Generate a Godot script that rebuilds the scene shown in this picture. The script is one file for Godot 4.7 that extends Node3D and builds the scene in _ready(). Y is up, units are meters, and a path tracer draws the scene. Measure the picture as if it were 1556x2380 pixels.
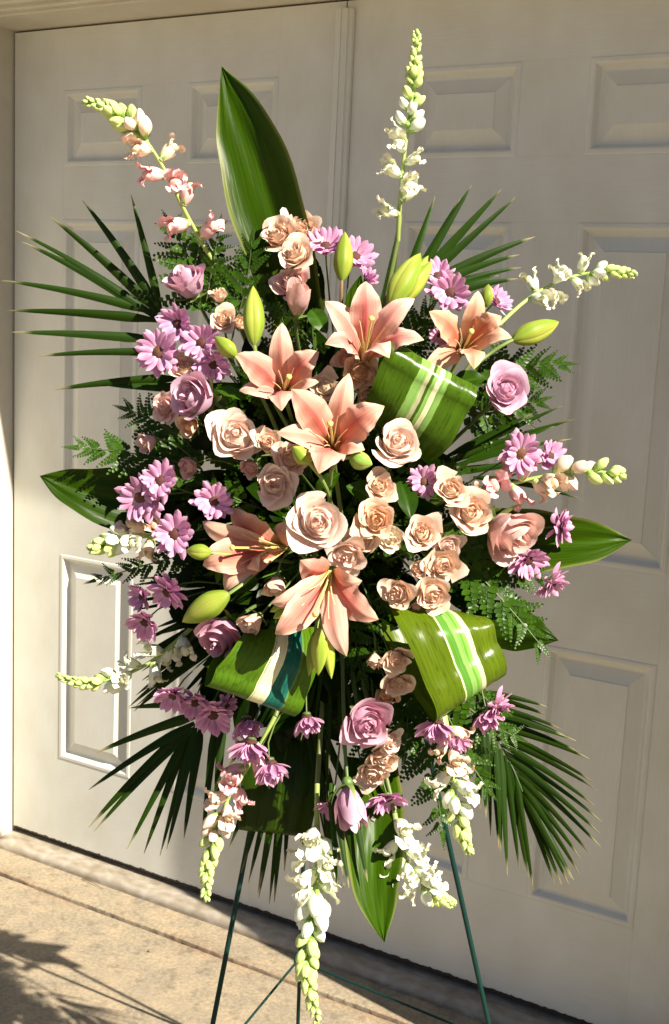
extends Node3D
# A standing funeral spray on a wire easel before white panelled double doors, in low raking sun.

const EYE := Vector3(2.26445, 1.41523, 2.25807)
const RIGHT := Vector3(0.86034, 0.04562, -0.50767)
const UPWARD := Vector3(-0.12325, 0.98505, -0.12035)
const BACK := Vector3(0.49459, 0.16611, 0.85310)
const GROUND_Y := -0.045
const NEARER := 0.90  # how much nearer than the first estimate the spray stands
const SUN_AZIMUTH := 11.0
const SUN_HEIGHT := 41.5

var rng := RandomNumberGenerator.new()
var M := {}
var taken := {}
var heart := Vector3.ZERO
var pinnae: Array = []
var daisy_petals: Array = []
var protos := {}


func _ready():
	rng.seed = 20240611
	# ---- camera, sky, sun, exposure -------------------------------------------------
	var cam := Camera3D.new()
	cam.name = "camera"
	cam.transform = Transform3D(Basis(RIGHT, UPWARD, BACK).orthonormalized(), EYE)
	cam.fov = 45.57
	cam.near = 0.05
	cam.far = 200.0
	add_child(cam)
	cam.current = true
	var env := Environment.new()
	env.background_mode = Environment.BG_SKY
	var sky := Sky.new()
	var pm := ProceduralSkyMaterial.new()
	pm.sky_top_color = Color(0.33, 0.43, 0.59)
	pm.sky_horizon_color = Color(0.70, 0.71, 0.70)
	pm.sky_curve = 0.12
	pm.ground_bottom_color = Color(0.30, 0.26, 0.20)
	pm.ground_horizon_color = Color(0.55, 0.56, 0.55)
	pm.sky_energy_multiplier = 0.62
	pm.ground_energy_multiplier = 0.5
	sky.sky_material = pm
	env.sky = sky
	env.tonemap_mode = Environment.TONE_MAPPER_LINEAR
	env.tonemap_exposure = 2.78
	env.sdfgi_enabled = true
	env.ssao_enabled = true
	env.ssil_enabled = true
	var we := WorldEnvironment.new()
	we.name = "world_environment"
	we.environment = env
	add_child(we)
	var sun := DirectionalLight3D.new()
	sun.name = "sun"
	var az := deg_to_rad(SUN_AZIMUTH)
	var el := deg_to_rad(SUN_HEIGHT)
	var to_sun := Vector3(cos(az) * cos(el), sin(el), sin(az) * cos(el))
	sun.transform = Transform3D(Basis.looking_at(-to_sun, Vector3.UP), to_sun * 10.0)
	sun.light_energy = 1.34
	sun.light_color = Color(1.0, 0.955, 0.88)
	sun.light_angular_distance = 0.5
	sun.shadow_enabled = true
	add_child(sun)
	heart = at(772, 1290, 2.03 * NEARER)
	make_materials()
	build_setting()
	build_easel()
	build_greens()
	build_flowers()


# ---- placing ------------------------------------------------------------------------
func at(px: float, py: float, d: float) -> Vector3:
	# a point of the measured photograph at a given distance along the lens axis, in metres
	return EYE + (RIGHT * ((px - 778.0) / 2833.0) - UPWARD * ((py - 1190.0) / 2833.0) - BACK) * d


func way(r: float, u: float, t: float) -> Vector3:
	return (RIGHT * r + UPWARD * u + BACK * t).normalized()


func dome(px: float, py: float) -> float:
	var rr := sqrt(pow((px - 770.0) / 640.0, 2) + pow((py - 1290.0) / 1000.0, 2))
	return (1.755 + 0.205 * pow(rr, 1.35)) * NEARER


func numbered(n: String) -> String:
	if not taken.has(n):
		taken[n] = 0
		return n
	taken[n] += 1
	return "%s_%03d" % [n, taken[n]]


func thing(called: String, label: String, category: String, pos := Vector3.ZERO, group := "", basis := Basis()) -> Node3D:
	var o := Node3D.new()
	o.name = numbered(called)
	add_child(o)
	o.transform = Transform3D(basis, pos)
	o.set_meta("label", label)
	o.set_meta("category", category)
	if group:
		o.set_meta("group", group)
	return o


func part(called: String, mesh: Mesh, mat: Material, parent: Node3D, xf := Transform3D()) -> MeshInstance3D:
	var o := MeshInstance3D.new()
	o.name = called
	o.mesh = mesh
	o.material_override = mat
	o.transform = xf
	parent.add_child(o, true)
	return o


func world_part(called: String, mesh: Mesh, mat: Material, parent: Node3D) -> MeshInstance3D:
	# a mesh whose points are in world metres, hung under a thing that stands elsewhere
	return part(called, mesh, mat, parent, parent.transform.affine_inverse())


func setting(called: String, mesh: Mesh, mat: Material, label := "", category := "") -> MeshInstance3D:
	var o := part(numbered(called), mesh, mat, self)
	o.set_meta("kind", "structure")
	if label:
		o.set_meta("label", label)
		o.set_meta("category", category)
	return o


func facing(f: Vector3, spin: float, s := 1.0) -> Basis:
	var x := f.cross(Vector3(0.31, 0.77, 0.55)).normalized()
	var z := x.cross(f).normalized()
	return Basis(x, f, z).rotated(f, spin).scaled(Vector3(s, s, s))


# ---- mesh helpers -------------------------------------------------------------------
func surface(pts: PackedVector3Array, idx: PackedInt32Array, cols := PackedColorArray(), uvs := PackedVector2Array(), flat := false) -> ArrayMesh:
	if flat:
		var p2 := PackedVector3Array()
		var c2 := PackedColorArray()
		var u2 := PackedVector2Array()
		var i2 := PackedInt32Array()
		for k in idx.size():
			p2.append(pts[idx[k]])
			if cols.size():
				c2.append(cols[idx[k]])
			if uvs.size():
				u2.append(uvs[idx[k]])
			i2.append(k)
		pts = p2
		cols = c2
		uvs = u2
		idx = i2
	var nrm := PackedVector3Array()
	nrm.resize(pts.size())
	for k in range(0, idx.size(), 3):
		var n := (pts[idx[k + 2]] - pts[idx[k]]).cross(pts[idx[k + 1]] - pts[idx[k]])
		nrm[idx[k]] += n
		nrm[idx[k + 1]] += n
		nrm[idx[k + 2]] += n
	for k in nrm.size():
		nrm[k] = nrm[k].normalized() if nrm[k].length_squared() > 1e-20 else Vector3.UP
	var a := []
	a.resize(Mesh.ARRAY_MAX)
	a[Mesh.ARRAY_VERTEX] = pts
	a[Mesh.ARRAY_NORMAL] = nrm
	if cols.size():
		a[Mesh.ARRAY_COLOR] = cols
	if uvs.size():
		a[Mesh.ARRAY_TEX_UV] = uvs
	a[Mesh.ARRAY_INDEX] = idx
	var m := ArrayMesh.new()
	m.add_surface_from_arrays(Mesh.PRIMITIVE_TRIANGLES, a)
	return m


func grid(pts: PackedVector3Array, nu: int, nv: int, cols := PackedColorArray()) -> ArrayMesh:
	var idx := PackedInt32Array()
	var uvs := PackedVector2Array()
	for j in nv:
		for i in nu:
			uvs.append(Vector2(float(i) / (nu - 1), float(j) / (nv - 1)))
			if i < nu - 1 and j < nv - 1:
				var a := j * nu + i
				idx.append_array(PackedInt32Array([a, a + nu, a + 1, a + 1, a + nu, a + nu + 1]))
	return surface(pts, idx, cols, uvs)


func quad_path(a: Vector3, b: Vector3, c: Vector3, n: int) -> PackedVector3Array:
	var r := PackedVector3Array()
	for k in n:
		var t := float(k) / (n - 1)
		r.append(a.lerp(b, t).lerp(b.lerp(c, t), t))
	return r


func cubic_path(a: Vector3, b: Vector3, c: Vector3, d: Vector3, n: int) -> PackedVector3Array:
	var r := PackedVector3Array()
	for k in n:
		r.append(a.bezier_interpolate(b, c, d, float(k) / (n - 1)))
	return r


func through(list: Array, n: int) -> PackedVector3Array:
	# a smooth line through the given points
	var r := PackedVector3Array()
	var m := list.size()
	for k in n:
		var f := float(k) / (n - 1) * (m - 1)
		var i: int = mini(int(f), m - 2)
		var p0: Vector3 = list[maxi(i - 1, 0)]
		var p3: Vector3 = list[mini(i + 2, m - 1)]
		r.append((list[i] as Vector3).cubic_interpolate(list[i + 1], p0, p3, f - i))
	return r


func tangent(path: PackedVector3Array, k: int) -> Vector3:
	return (path[mini(k + 1, path.size() - 1)] - path[maxi(k - 1, 0)]).normalized()


func tube(path: PackedVector3Array, r0: float, r1: float, sides := 6, cols := []) -> ArrayMesh:
	var pts := PackedVector3Array()
	var cc := PackedColorArray()
	var x := Vector3.ZERO
	var n := path.size()
	for k in n:
		var t := tangent(path, k)
		if k == 0:
			x = t.cross(Vector3(0.3, 0.9, 0.2)).normalized()
		x = (x - t * x.dot(t)).normalized()
		var y := t.cross(x)
		var r := lerpf(r0, r1, float(k) / (n - 1))
		for i in sides + 1:
			var a := TAU * i / sides
			pts.append(path[k] + (x * cos(a) + y * sin(a)) * r)
			if cols.size():
				cc.append((cols[0] as Color).lerp(cols[1], float(k) / (n - 1)))
	return grid(pts, sides + 1, n, cc)


func rod(a: Vector3, b: Vector3, r: float, sides := 8) -> ArrayMesh:
	# a straight bar with closed ends
	var path := PackedVector3Array([a, a, a.lerp(b, 0.5), b, b])
	var pts := PackedVector3Array()
	var t := (b - a).normalized()
	var x := t.cross(Vector3(0.3, 0.2, 0.9)).normalized()
	var y := t.cross(x)
	for k in 5:
		var rr := 0.0001 if k == 0 or k == 4 else r
		for i in sides + 1:
			var g := TAU * i / sides
			pts.append(path[k] + (x * cos(g) + y * sin(g)) * rr)
	return grid(pts, sides + 1, 5)


func blade(path: PackedVector3Array, side: Vector3, wfun: Callable, nu: int, fold: float, cup: float, ruffle: float, waves: float, cfun: Callable) -> ArrayMesh:
	# a leaf or petal: a sheet along a path, widths from wfun(v), colours from cfun(u, v)
	var pts := PackedVector3Array()
	var cols := PackedColorArray()
	var nv := path.size()
	var ph := rng.randf() * TAU
	for j in nv:
		var v := float(j) / (nv - 1)
		var t := tangent(path, j)
		var s := (side - t * side.dot(t)).normalized()
		var nn := s.cross(t)
		var w: float = wfun.call(v)
		for i in nu:
			var u := 2.0 * i / (nu - 1) - 1.0
			var lift := fold * absf(u) * w + cup * u * u * w + ruffle * w * absf(u) * sin(waves * v * TAU + ph + u)
			pts.append(path[j] + s * (u * w) + nn * lift)
			cols.append(cfun.call(u, v))
	return grid(pts, nu, nv, cols)


func ball(r: Vector3, nu := 10, nv := 7, bump := 0.0, col := Color.WHITE) -> ArrayMesh:
	var pts := PackedVector3Array()
	var cols := PackedColorArray()
	for j in nv:
		var b := PI * j / (nv - 1)
		for i in nu + 1:
			var a := TAU * (i % nu) / nu
			var k := 1.0 + bump * sin(a * 5.0 + j * 2.1) * sin(b)
			pts.append(Vector3(sin(b) * cos(a) * r.x, cos(b) * r.y, sin(b) * sin(a) * r.z) * k)
			cols.append(col)
	return grid(pts, nu + 1, nv, cols)


func box(lo: Vector3, hi: Vector3, bevel := 0.003) -> ArrayMesh:
	# a box with chamfered vertical and horizontal edges
	var st := SurfaceTool.new()
	st.begin(Mesh.PRIMITIVE_TRIANGLES)
	st.set_smooth_group(-1)
	var c := (lo + hi) * 0.5
	var h := (hi - lo) * 0.5
	var b: float = minf(bevel, minf(h.x, minf(h.y, h.z)) * 0.45)
	var ax := [Vector3.RIGHT, Vector3.UP, Vector3.BACK]
	for k in 3:
		for s in [-1.0, 1.0]:
			var n: Vector3 = ax[k] * s
			var u: Vector3 = ax[(k + 1) % 3]
			var v: Vector3 = ax[(k + 2) % 3]
			var hu: float = h[(k + 1) % 3] - b
			var hv: float = h[(k + 2) % 3] - b
			var o: Vector3 = c + n * h[k]
			face(st, [o - u * hu - v * hv, o + u * hu - v * hv, o + u * hu + v * hv, o - u * hu + v * hv], n)
			# chamfers towards +u and -u sides are added once per edge pair
			for s2 in [-1.0, 1.0]:
				var m: Vector3 = u * s2
				var e1: Vector3 = c + n * h[k] + m * hu
				var e2: Vector3 = c + n * (h[k] - b) + m * (hu + b)
				face(st, [e1 - v * hv, e1 + v * hv, e2 + v * hv, e2 - v * hv], (n + m).normalized())
	for sx in [-1.0, 1.0]:
		for sy in [-1.0, 1.0]:
			for sz in [-1.0, 1.0]:
				var s3 := Vector3(sx, sy, sz)
				var p1 := c + s3 * Vector3(h.x, h.y - b, h.z - b)
				var p2 := c + s3 * Vector3(h.x - b, h.y, h.z - b)
				var p3 := c + s3 * Vector3(h.x - b, h.y - b, h.z)
				tri(st, p1, p2, p3, s3)
	st.generate_normals()
	return st.commit()


func tri(st: SurfaceTool, a: Vector3, b: Vector3, c: Vector3, n: Vector3):
	if (c - a).cross(b - a).dot(n) < 0.0:
		var t := b
		b = c
		c = t
	st.add_vertex(a)
	st.add_vertex(b)
	st.add_vertex(c)


func face(st: SurfaceTool, q: Array, n: Vector3):
	tri(st, q[0], q[1], q[2], n)
	tri(st, q[0], q[2], q[3], n)


# ---- materials ----------------------------------------------------------------------
func noise(freq: float, octaves := 4, seed_ := 1, kind := FastNoiseLite.TYPE_SIMPLEX_SMOOTH) -> FastNoiseLite:
	var n := FastNoiseLite.new()
	n.noise_type = kind
	n.seed = seed_
	n.frequency = freq
	n.fractal_octaves = octaves
	return n


func noise_tex(freq: float, lo: Color, hi: Color, seed_: int, size := 256, octaves := 4) -> NoiseTexture2D:
	var t := NoiseTexture2D.new()
	t.width = size
	t.height = size
	t.seamless = true
	t.noise = noise(freq, octaves, seed_)
	var g := Gradient.new()
	g.set_color(0, lo)
	g.set_color(1, hi)
	t.color_ramp = g
	return t


func bump_tex(freq: float, strength: float, seed_: int, size := 256, octaves := 4) -> NoiseTexture2D:
	var t := NoiseTexture2D.new()
	t.width = size
	t.height = size
	t.seamless = true
	t.as_normal_map = true
	t.bump_strength = strength
	t.noise = noise(freq, octaves, seed_)
	return t


func mat(rough: float, tint := Color.WHITE, vertex := true, through_light := Color.BLACK) -> StandardMaterial3D:
	var m := StandardMaterial3D.new()
	m.albedo_color = tint.linear_to_srgb()
	m.vertex_color_use_as_albedo = vertex
	m.roughness = rough
	m.cull_mode = BaseMaterial3D.CULL_DISABLED
	if through_light != Color.BLACK:
		m.backlight_enabled = true
		m.backlight = through_light.linear_to_srgb()
	return m


func paint(tint: Color, grain: Vector3, strength := 1.6, seed_ := 5) -> StandardMaterial3D:
	# off-white door paint over an embossed wood grain
	var m := StandardMaterial3D.new()
	m.albedo_color = tint.linear_to_srgb()
	m.roughness = 0.5
	m.uv1_triplanar = true
	m.uv1_world_triplanar = true
	m.uv1_scale = grain
	m.normal_enabled = true
	m.normal_texture = M.grain_bump
	m.normal_scale = strength
	m.albedo_texture = M.grain_tone
	# weathering at a scale of its own, over the grain
	m.detail_enabled = true
	m.detail_blend_mode = BaseMaterial3D.BLEND_MODE_MUL
	m.detail_albedo = M.grime
	m.detail_uv_layer = BaseMaterial3D.DETAIL_UV_2
	m.uv2_triplanar = true
	m.uv2_world_triplanar = true
	m.uv2_scale = Vector3(1.1, 0.8, 1.1)
	return m


func streaked(m: StandardMaterial3D, tex: Texture2D, across: float, along: float, bump: Texture2D = null, k := 0.6) -> StandardMaterial3D:
	m.albedo_texture = tex
	m.uv1_scale = Vector3(across, along, 1)
	if bump:
		m.normal_enabled = true
		m.normal_texture = bump
		m.normal_scale = k
	return m


func concrete_texture() -> ImageTexture:
	var s := 1024
	var a := noise(0.006, 5, 11).get_seamless_image(s, s)
	var b := noise(0.05, 4, 12).get_seamless_image(s, s)
	var c := noise(0.22, 2, 13).get_seamless_image(s, s)
	var d := noise(0.012, 3, 14).get_seamless_image(s, s)
	var da := a.get_data()
	var db := b.get_data()
	var dc := c.get_data()
	var dd := d.get_data()
	var out := PackedByteArray()
	out.resize(s * s * 3)
	var k := 0
	for y in s:
		var row := (y * 9 % s) * s
		for x in s:
			var i := y * s + x
			var broad := da[i] / 255.0
			var mid := db[i] / 255.0
			var streak := dc[row + (x >> 2)] / 255.0
			var fine := dc[i] / 255.0
			var stain := clampf((dd[i] / 255.0 - 0.62) * 4.0, 0.0, 1.0)
			var g := 0.72 + 0.13 * (broad - 0.5) + 0.14 * (mid - 0.5) + 0.14 * (streak - 0.5) + 0.18 * (fine - 0.5)
			if fine > 0.80 and mid < 0.5:
				g *= 0.62
			g *= 1.0 - 0.12 * stain
			out[k] = int(clampf(g * 1.06, 0, 1) * 255)
			out[k + 1] = int(clampf(g * (0.905 - 0.03 * broad), 0, 1) * 255)
			out[k + 2] = int(clampf(g * (0.72 - 0.05 * broad), 0, 1) * 255)
			k += 3
	return ImageTexture.create_from_image(Image.create_from_data(s, s, false, Image.FORMAT_RGB8, out))


func stripe_texture(bands: Array, seed_: int) -> ImageTexture:
	# the variegation of a striped leaf: bands are [edge, colour] from u = 0 to 1, in linear colours
	var w := 256
	var h := 64
	var n := noise(0.06, 3, seed_)
	var im := Image.create_empty(w, h, false, Image.FORMAT_RGB8)
	for y in h:
		for x in w:
			var u := (x + n.get_noise_2d(x * 0.2, y * 2.0) * 2.2) / w
			var c: Color = bands[-1][1]
			for b in bands:
				if u < b[0]:
					c = b[1]
					break
			var k := 1.0 + 0.30 * n.get_noise_2d(x * 3.0, y * 0.35)
			if c.g < 0.22 and n.get_noise_2d(x * 1.1 + 400.0, y * 2.4) > 0.34:
				k *= 0.72
			im.set_pixel(x, y, Color(c.r * k, c.g * k, c.b * k).linear_to_srgb())
	return ImageTexture.create_from_image(im)


func make_materials():
	M.grain_bump = bump_tex(0.035, 5.0, 31, 512, 4)
	M.grain_tone = noise_tex(0.02, Color(0.975, 0.975, 0.97), Color(1, 1, 1), 32, 512, 4)
	M.grime = noise_tex(0.012, Color(0.95, 0.945, 0.925), Color(1, 1, 1), 37, 512, 6)
	M.streak = noise_tex(0.03, Color(0.62, 0.66, 0.5), Color(1, 1, 1), 33, 256, 4)
	M.streak_bump = bump_tex(0.03, 3.0, 34, 256, 3)
	M.petal_tone = noise_tex(0.03, Color(0.93, 0.90, 0.90), Color(1, 1, 1), 35, 256, 3)
	M.lily_tone = noise_tex(0.03, Color(0.92, 0.80, 0.79), Color(1, 1, 1), 38, 256, 4)
	M.daisy_tone = noise_tex(0.03, Color(0.91, 0.85, 0.90), Color(1, 1, 1), 39, 256, 3)
	M.petal_bump = bump_tex(0.03, 2.0, 36, 256, 3)
	var white := Color(0.74, 0.755, 0.715)
	M.stile = paint(white, Vector3(22.0, 1.2, 22.0), 0.07)
	M.rail = paint(white, Vector3(1.2, 22.0, 22.0), 0.07)
	M.frame = paint(Color(0.66, 0.63, 0.54), Vector3(4.0, 0.7, 4.0), 0.12)
	M.wall = paint(Color(0.60, 0.575, 0.51), Vector3(2.0, 2.0, 2.0), 0.12)
	var g := StandardMaterial3D.new()
	g.albedo_color = Color(0.53, 0.65, 0.78).linear_to_srgb()
	g.albedo_texture = concrete_texture()
	g.uv1_scale = Vector3(1.5, 1.5, 1)
	g.vertex_color_use_as_albedo = true
	g.roughness = 0.95
	g.normal_enabled = true
	g.normal_texture = bump_tex(0.09, 4.0, 41, 512, 4)
	g.normal_scale = 0.12
	M.concrete = g
	M.soil = mat(1.0, Color(0.10, 0.045, 0.025), false)
	M.rust = mat(0.9, Color(0.05, 0.03, 0.018), false)
	M.dark = mat(0.9, Color(0.015, 0.013, 0.012), false)
	var th := mat(0.38, Color(0.42, 0.39, 0.34), false)
	th.albedo_texture = noise_tex(0.02, Color(0.74, 0.70, 0.64), Color(1, 1, 1), 42, 256, 5)
	th.uv1_triplanar = true
	th.uv1_world_triplanar = true
	th.uv1_scale = Vector3(3, 5, 5)
	M.threshold = th
	M.easel = mat(0.5, Color(0.006, 0.032, 0.027), false)
	M.easel.metallic_specular = 0.25
	M.foam = mat(1.0, Color(0.012, 0.03, 0.012), false)
	var glow := Color(0.06, 0.13, 0.01)
	M.leaf = streaked(mat(0.33, Color.WHITE, true, glow), M.streak, 9.0, 0.35, M.streak_bump, 0.35)
	M.leaf.metallic_specular = 0.22
	M.palm = streaked(mat(0.46, Color.WHITE, true, glow * 0.8), M.streak, 3.0, 0.2, M.streak_bump, 0.3)
	M.palm.metallic_specular = 0.25
	M.fern = mat(0.33, Color.WHITE, true, glow)
	M.fern.metallic_specular = 0.28
	M.stem = mat(0.5)
	M.bud = streaked(mat(0.42, Color.WHITE, true, Color(0.12, 0.14, 0.02)), M.petal_tone, 3.0, 0.3)
	M.petal = streaked(mat(0.6, Color.WHITE, true, Color(0.52, 0.38, 0.33)), M.petal_tone, 4.0, 0.5, M.petal_bump, 0.7)
	M.lily = streaked(mat(0.45, Color.WHITE, true, Color(0.30, 0.14, 0.08)), M.lily_tone, 3.0, 0.12, M.petal_bump, 0.8)
	M.daisy = streaked(mat(0.55, Color.WHITE, true, Color(0.34, 0.18, 0.32)), M.daisy_tone, 1.0, 0.08)
	M.snap_white = mat(0.5, Color(0.84, 0.87, 0.74), true, Color(0.26, 0.27, 0.16))
	M.snap_blush = mat(0.5, Color(0.82, 0.68, 0.55), true, Color(0.26, 0.18, 0.13))
	M.snap_pink = mat(0.5, Color(0.82, 0.55, 0.57), true, Color(0.26, 0.10, 0.09))
	M.snap_lime = mat(0.45, Color(0.62, 0.72, 0.28), true, Color(0.2, 0.24, 0.06))
	for k in ["petal", "lily", "daisy", "snap_white", "snap_blush", "snap_pink", "snap_lime"]:
		M[k].roughness = 0.72
		M[k].metallic_specular = 0.2
	M.bud.metallic_specular = 0.3
	M.disc = mat(0.8)


# ---- the doorway and the ground -------------------------------------------------------
func panel_mesh(x0: float, y0: float, x1: float, y1: float) -> ArrayMesh:
	# a moulded door panel: raised bead, ogee down, bevel up to a raised field
	var prof := [[0.0, 0.0], [0.003, 0.0014], [0.009, 0.0017], [0.012, 0.0004], [0.019, -0.0110], [0.0225, -0.0125], [0.0255, -0.0125], [0.0515, -0.0020], [0.0535, 0.0002]]
	var st := SurfaceTool.new()
	st.begin(Mesh.PRIMITIVE_TRIANGLES)
	st.set_smooth_group(-1)
	for k in prof.size() - 1:
		var a: float = prof[k][0]
		var b: float = prof[k + 1][0]
		var za: float = prof[k][1]
		var zb: float = prof[k + 1][1]
		var o := [Vector3(x0 + a, y0 + a, za), Vector3(x1 - a, y0 + a, za), Vector3(x1 - a, y1 - a, za), Vector3(x0 + a, y1 - a, za)]
		var i := [Vector3(x0 + b, y0 + b, zb), Vector3(x1 - b, y0 + b, zb), Vector3(x1 - b, y1 - b, zb), Vector3(x0 + b, y1 - b, zb)]
		for e in 4:
			var f := (e + 1) % 4
			face(st, [o[e], o[f], i[f], i[e]], Vector3.BACK)
	var c := 0.0535
	face(st, [Vector3(x0 + c, y0 + c, 0.0002), Vector3(x1 - c, y0 + c, 0.0002), Vector3(x1 - c, y1 - c, 0.0002), Vector3(x0 + c, y1 - c, 0.0002)], Vector3.BACK)
	st.generate_normals()
	return st.commit()


func door(label: String, xa: float, xb: float, p: Array) -> Node3D:
	var o := thing("panelled_door", label, "door", Vector3.ZERO)
	o.set_meta("kind", "thing")
	var ys := [0.0, 0.228, 0.770, 0.945, 1.592, 1.715, 1.890, 2.030]
	var zb := -0.044
	var b := 0.0004
	part("stile", box(Vector3(xa, 0, zb), Vector3(p[0], 2.03, 0), b), M.stile, o)
	part("stile", box(Vector3(p[3], 0, zb), Vector3(xb, 2.03, 0), b), M.stile, o)
	for k in [0, 2, 4, 6]:
		part("rail", box(Vector3(p[0], ys[k], zb), Vector3(p[3], ys[k + 1], 0), b), M.rail, o)
	for k in [1, 3, 5]:
		part("mullion", box(Vector3(p[1], ys[k], zb), Vector3(p[2], ys[k + 1], 0), b), M.stile, o)
		part("raised_panel", panel_mesh(p[0], ys[k], p[1], ys[k + 1]), M.stile, o)
		part("raised_panel", panel_mesh(p[2], ys[k], p[3], ys[k + 1]), M.stile, o)
	part("door_sweep", box(Vector3(xa, -0.0155, -0.034), Vector3(xb, -0.0005, -0.020), 0.001), M.dark, o)
	# rusted, flaking lower edge
	var pts := PackedVector3Array()
	var n := 170
	var ns := noise(0.9, 3, int(xa * 100.0) + 3)
	for j in 3:
		for i in n:
			var x := lerpf(xa + 0.002, xb - 0.002, float(i) / (n - 1))
			var up := 0.001 + 0.004 * maxf(0.0, ns.get_noise_1d(i * 0.35) + 0.05) + 0.0016 * rng.randf()
			var y: float = [-0.003, -0.001, up][j]
			pts.append(Vector3(x, y, [0.0004, 0.0018, 0.0009][j]))
	part("rusted_edge", grid(pts, n, 3), M.rust, o)
	return o


func slab_mesh(edge_z: float, far_rows: Array, xs: PackedFloat32Array, y: float, jag: float, seed_: int, side: float) -> ArrayMesh:
	# a concrete slab whose near-door edge is ragged; side drops the edge down to the soil
	var ns := noise(6.0, 4, seed_)
	var pts := PackedVector3Array()
	var uvs := PackedVector2Array()
	var cols := PackedColorArray()
	var rows := 2 + far_rows.size()
	for j in rows:
		for i in xs.size():
			var x := xs[i]
			var w := jag * ns.get_noise_1d(x) * 1.6 + jag * 0.8 * ns.get_noise_1d(x * 7.0)
			var p := Vector3(x, y, 0)
			if j == 0:
				p.y = y - 0.03
				p.z = edge_z + w
			elif j == 1:
				p.y = y - 0.002 - absf(w) * 0.4
				p.z = edge_z + w + 0.001 * side
			else:
				p.z = far_rows[j - 2]
			pts.append(p)
			uvs.append(Vector2(p.x, p.z + (p.y - y)))
			var near := exp(-absf(p.z - 0.158) / 0.014) * clampf(0.45 + 1.3 * ns.get_noise_1d(x * 0.55 + 30.0), 0.0, 1.0)
			cols.append(Color.WHITE.lerp(Color(0.95, 0.55, 0.34), near * 0.65))
	var idx := PackedInt32Array()
	var nu := xs.size()
	for j in rows - 1:
		for i in nu - 1:
			var a := j * nu + i
			if side > 0.0:
				idx.append_array(PackedInt32Array([a, a + 1, a + nu, a + 1, a + nu + 1, a + nu]))
			else:
				idx.append_array(PackedInt32Array([a, a + nu, a + 1, a + 1, a + nu, a + nu + 1]))
	var m := surface(pts, idx, cols, uvs)
	return m


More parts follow.
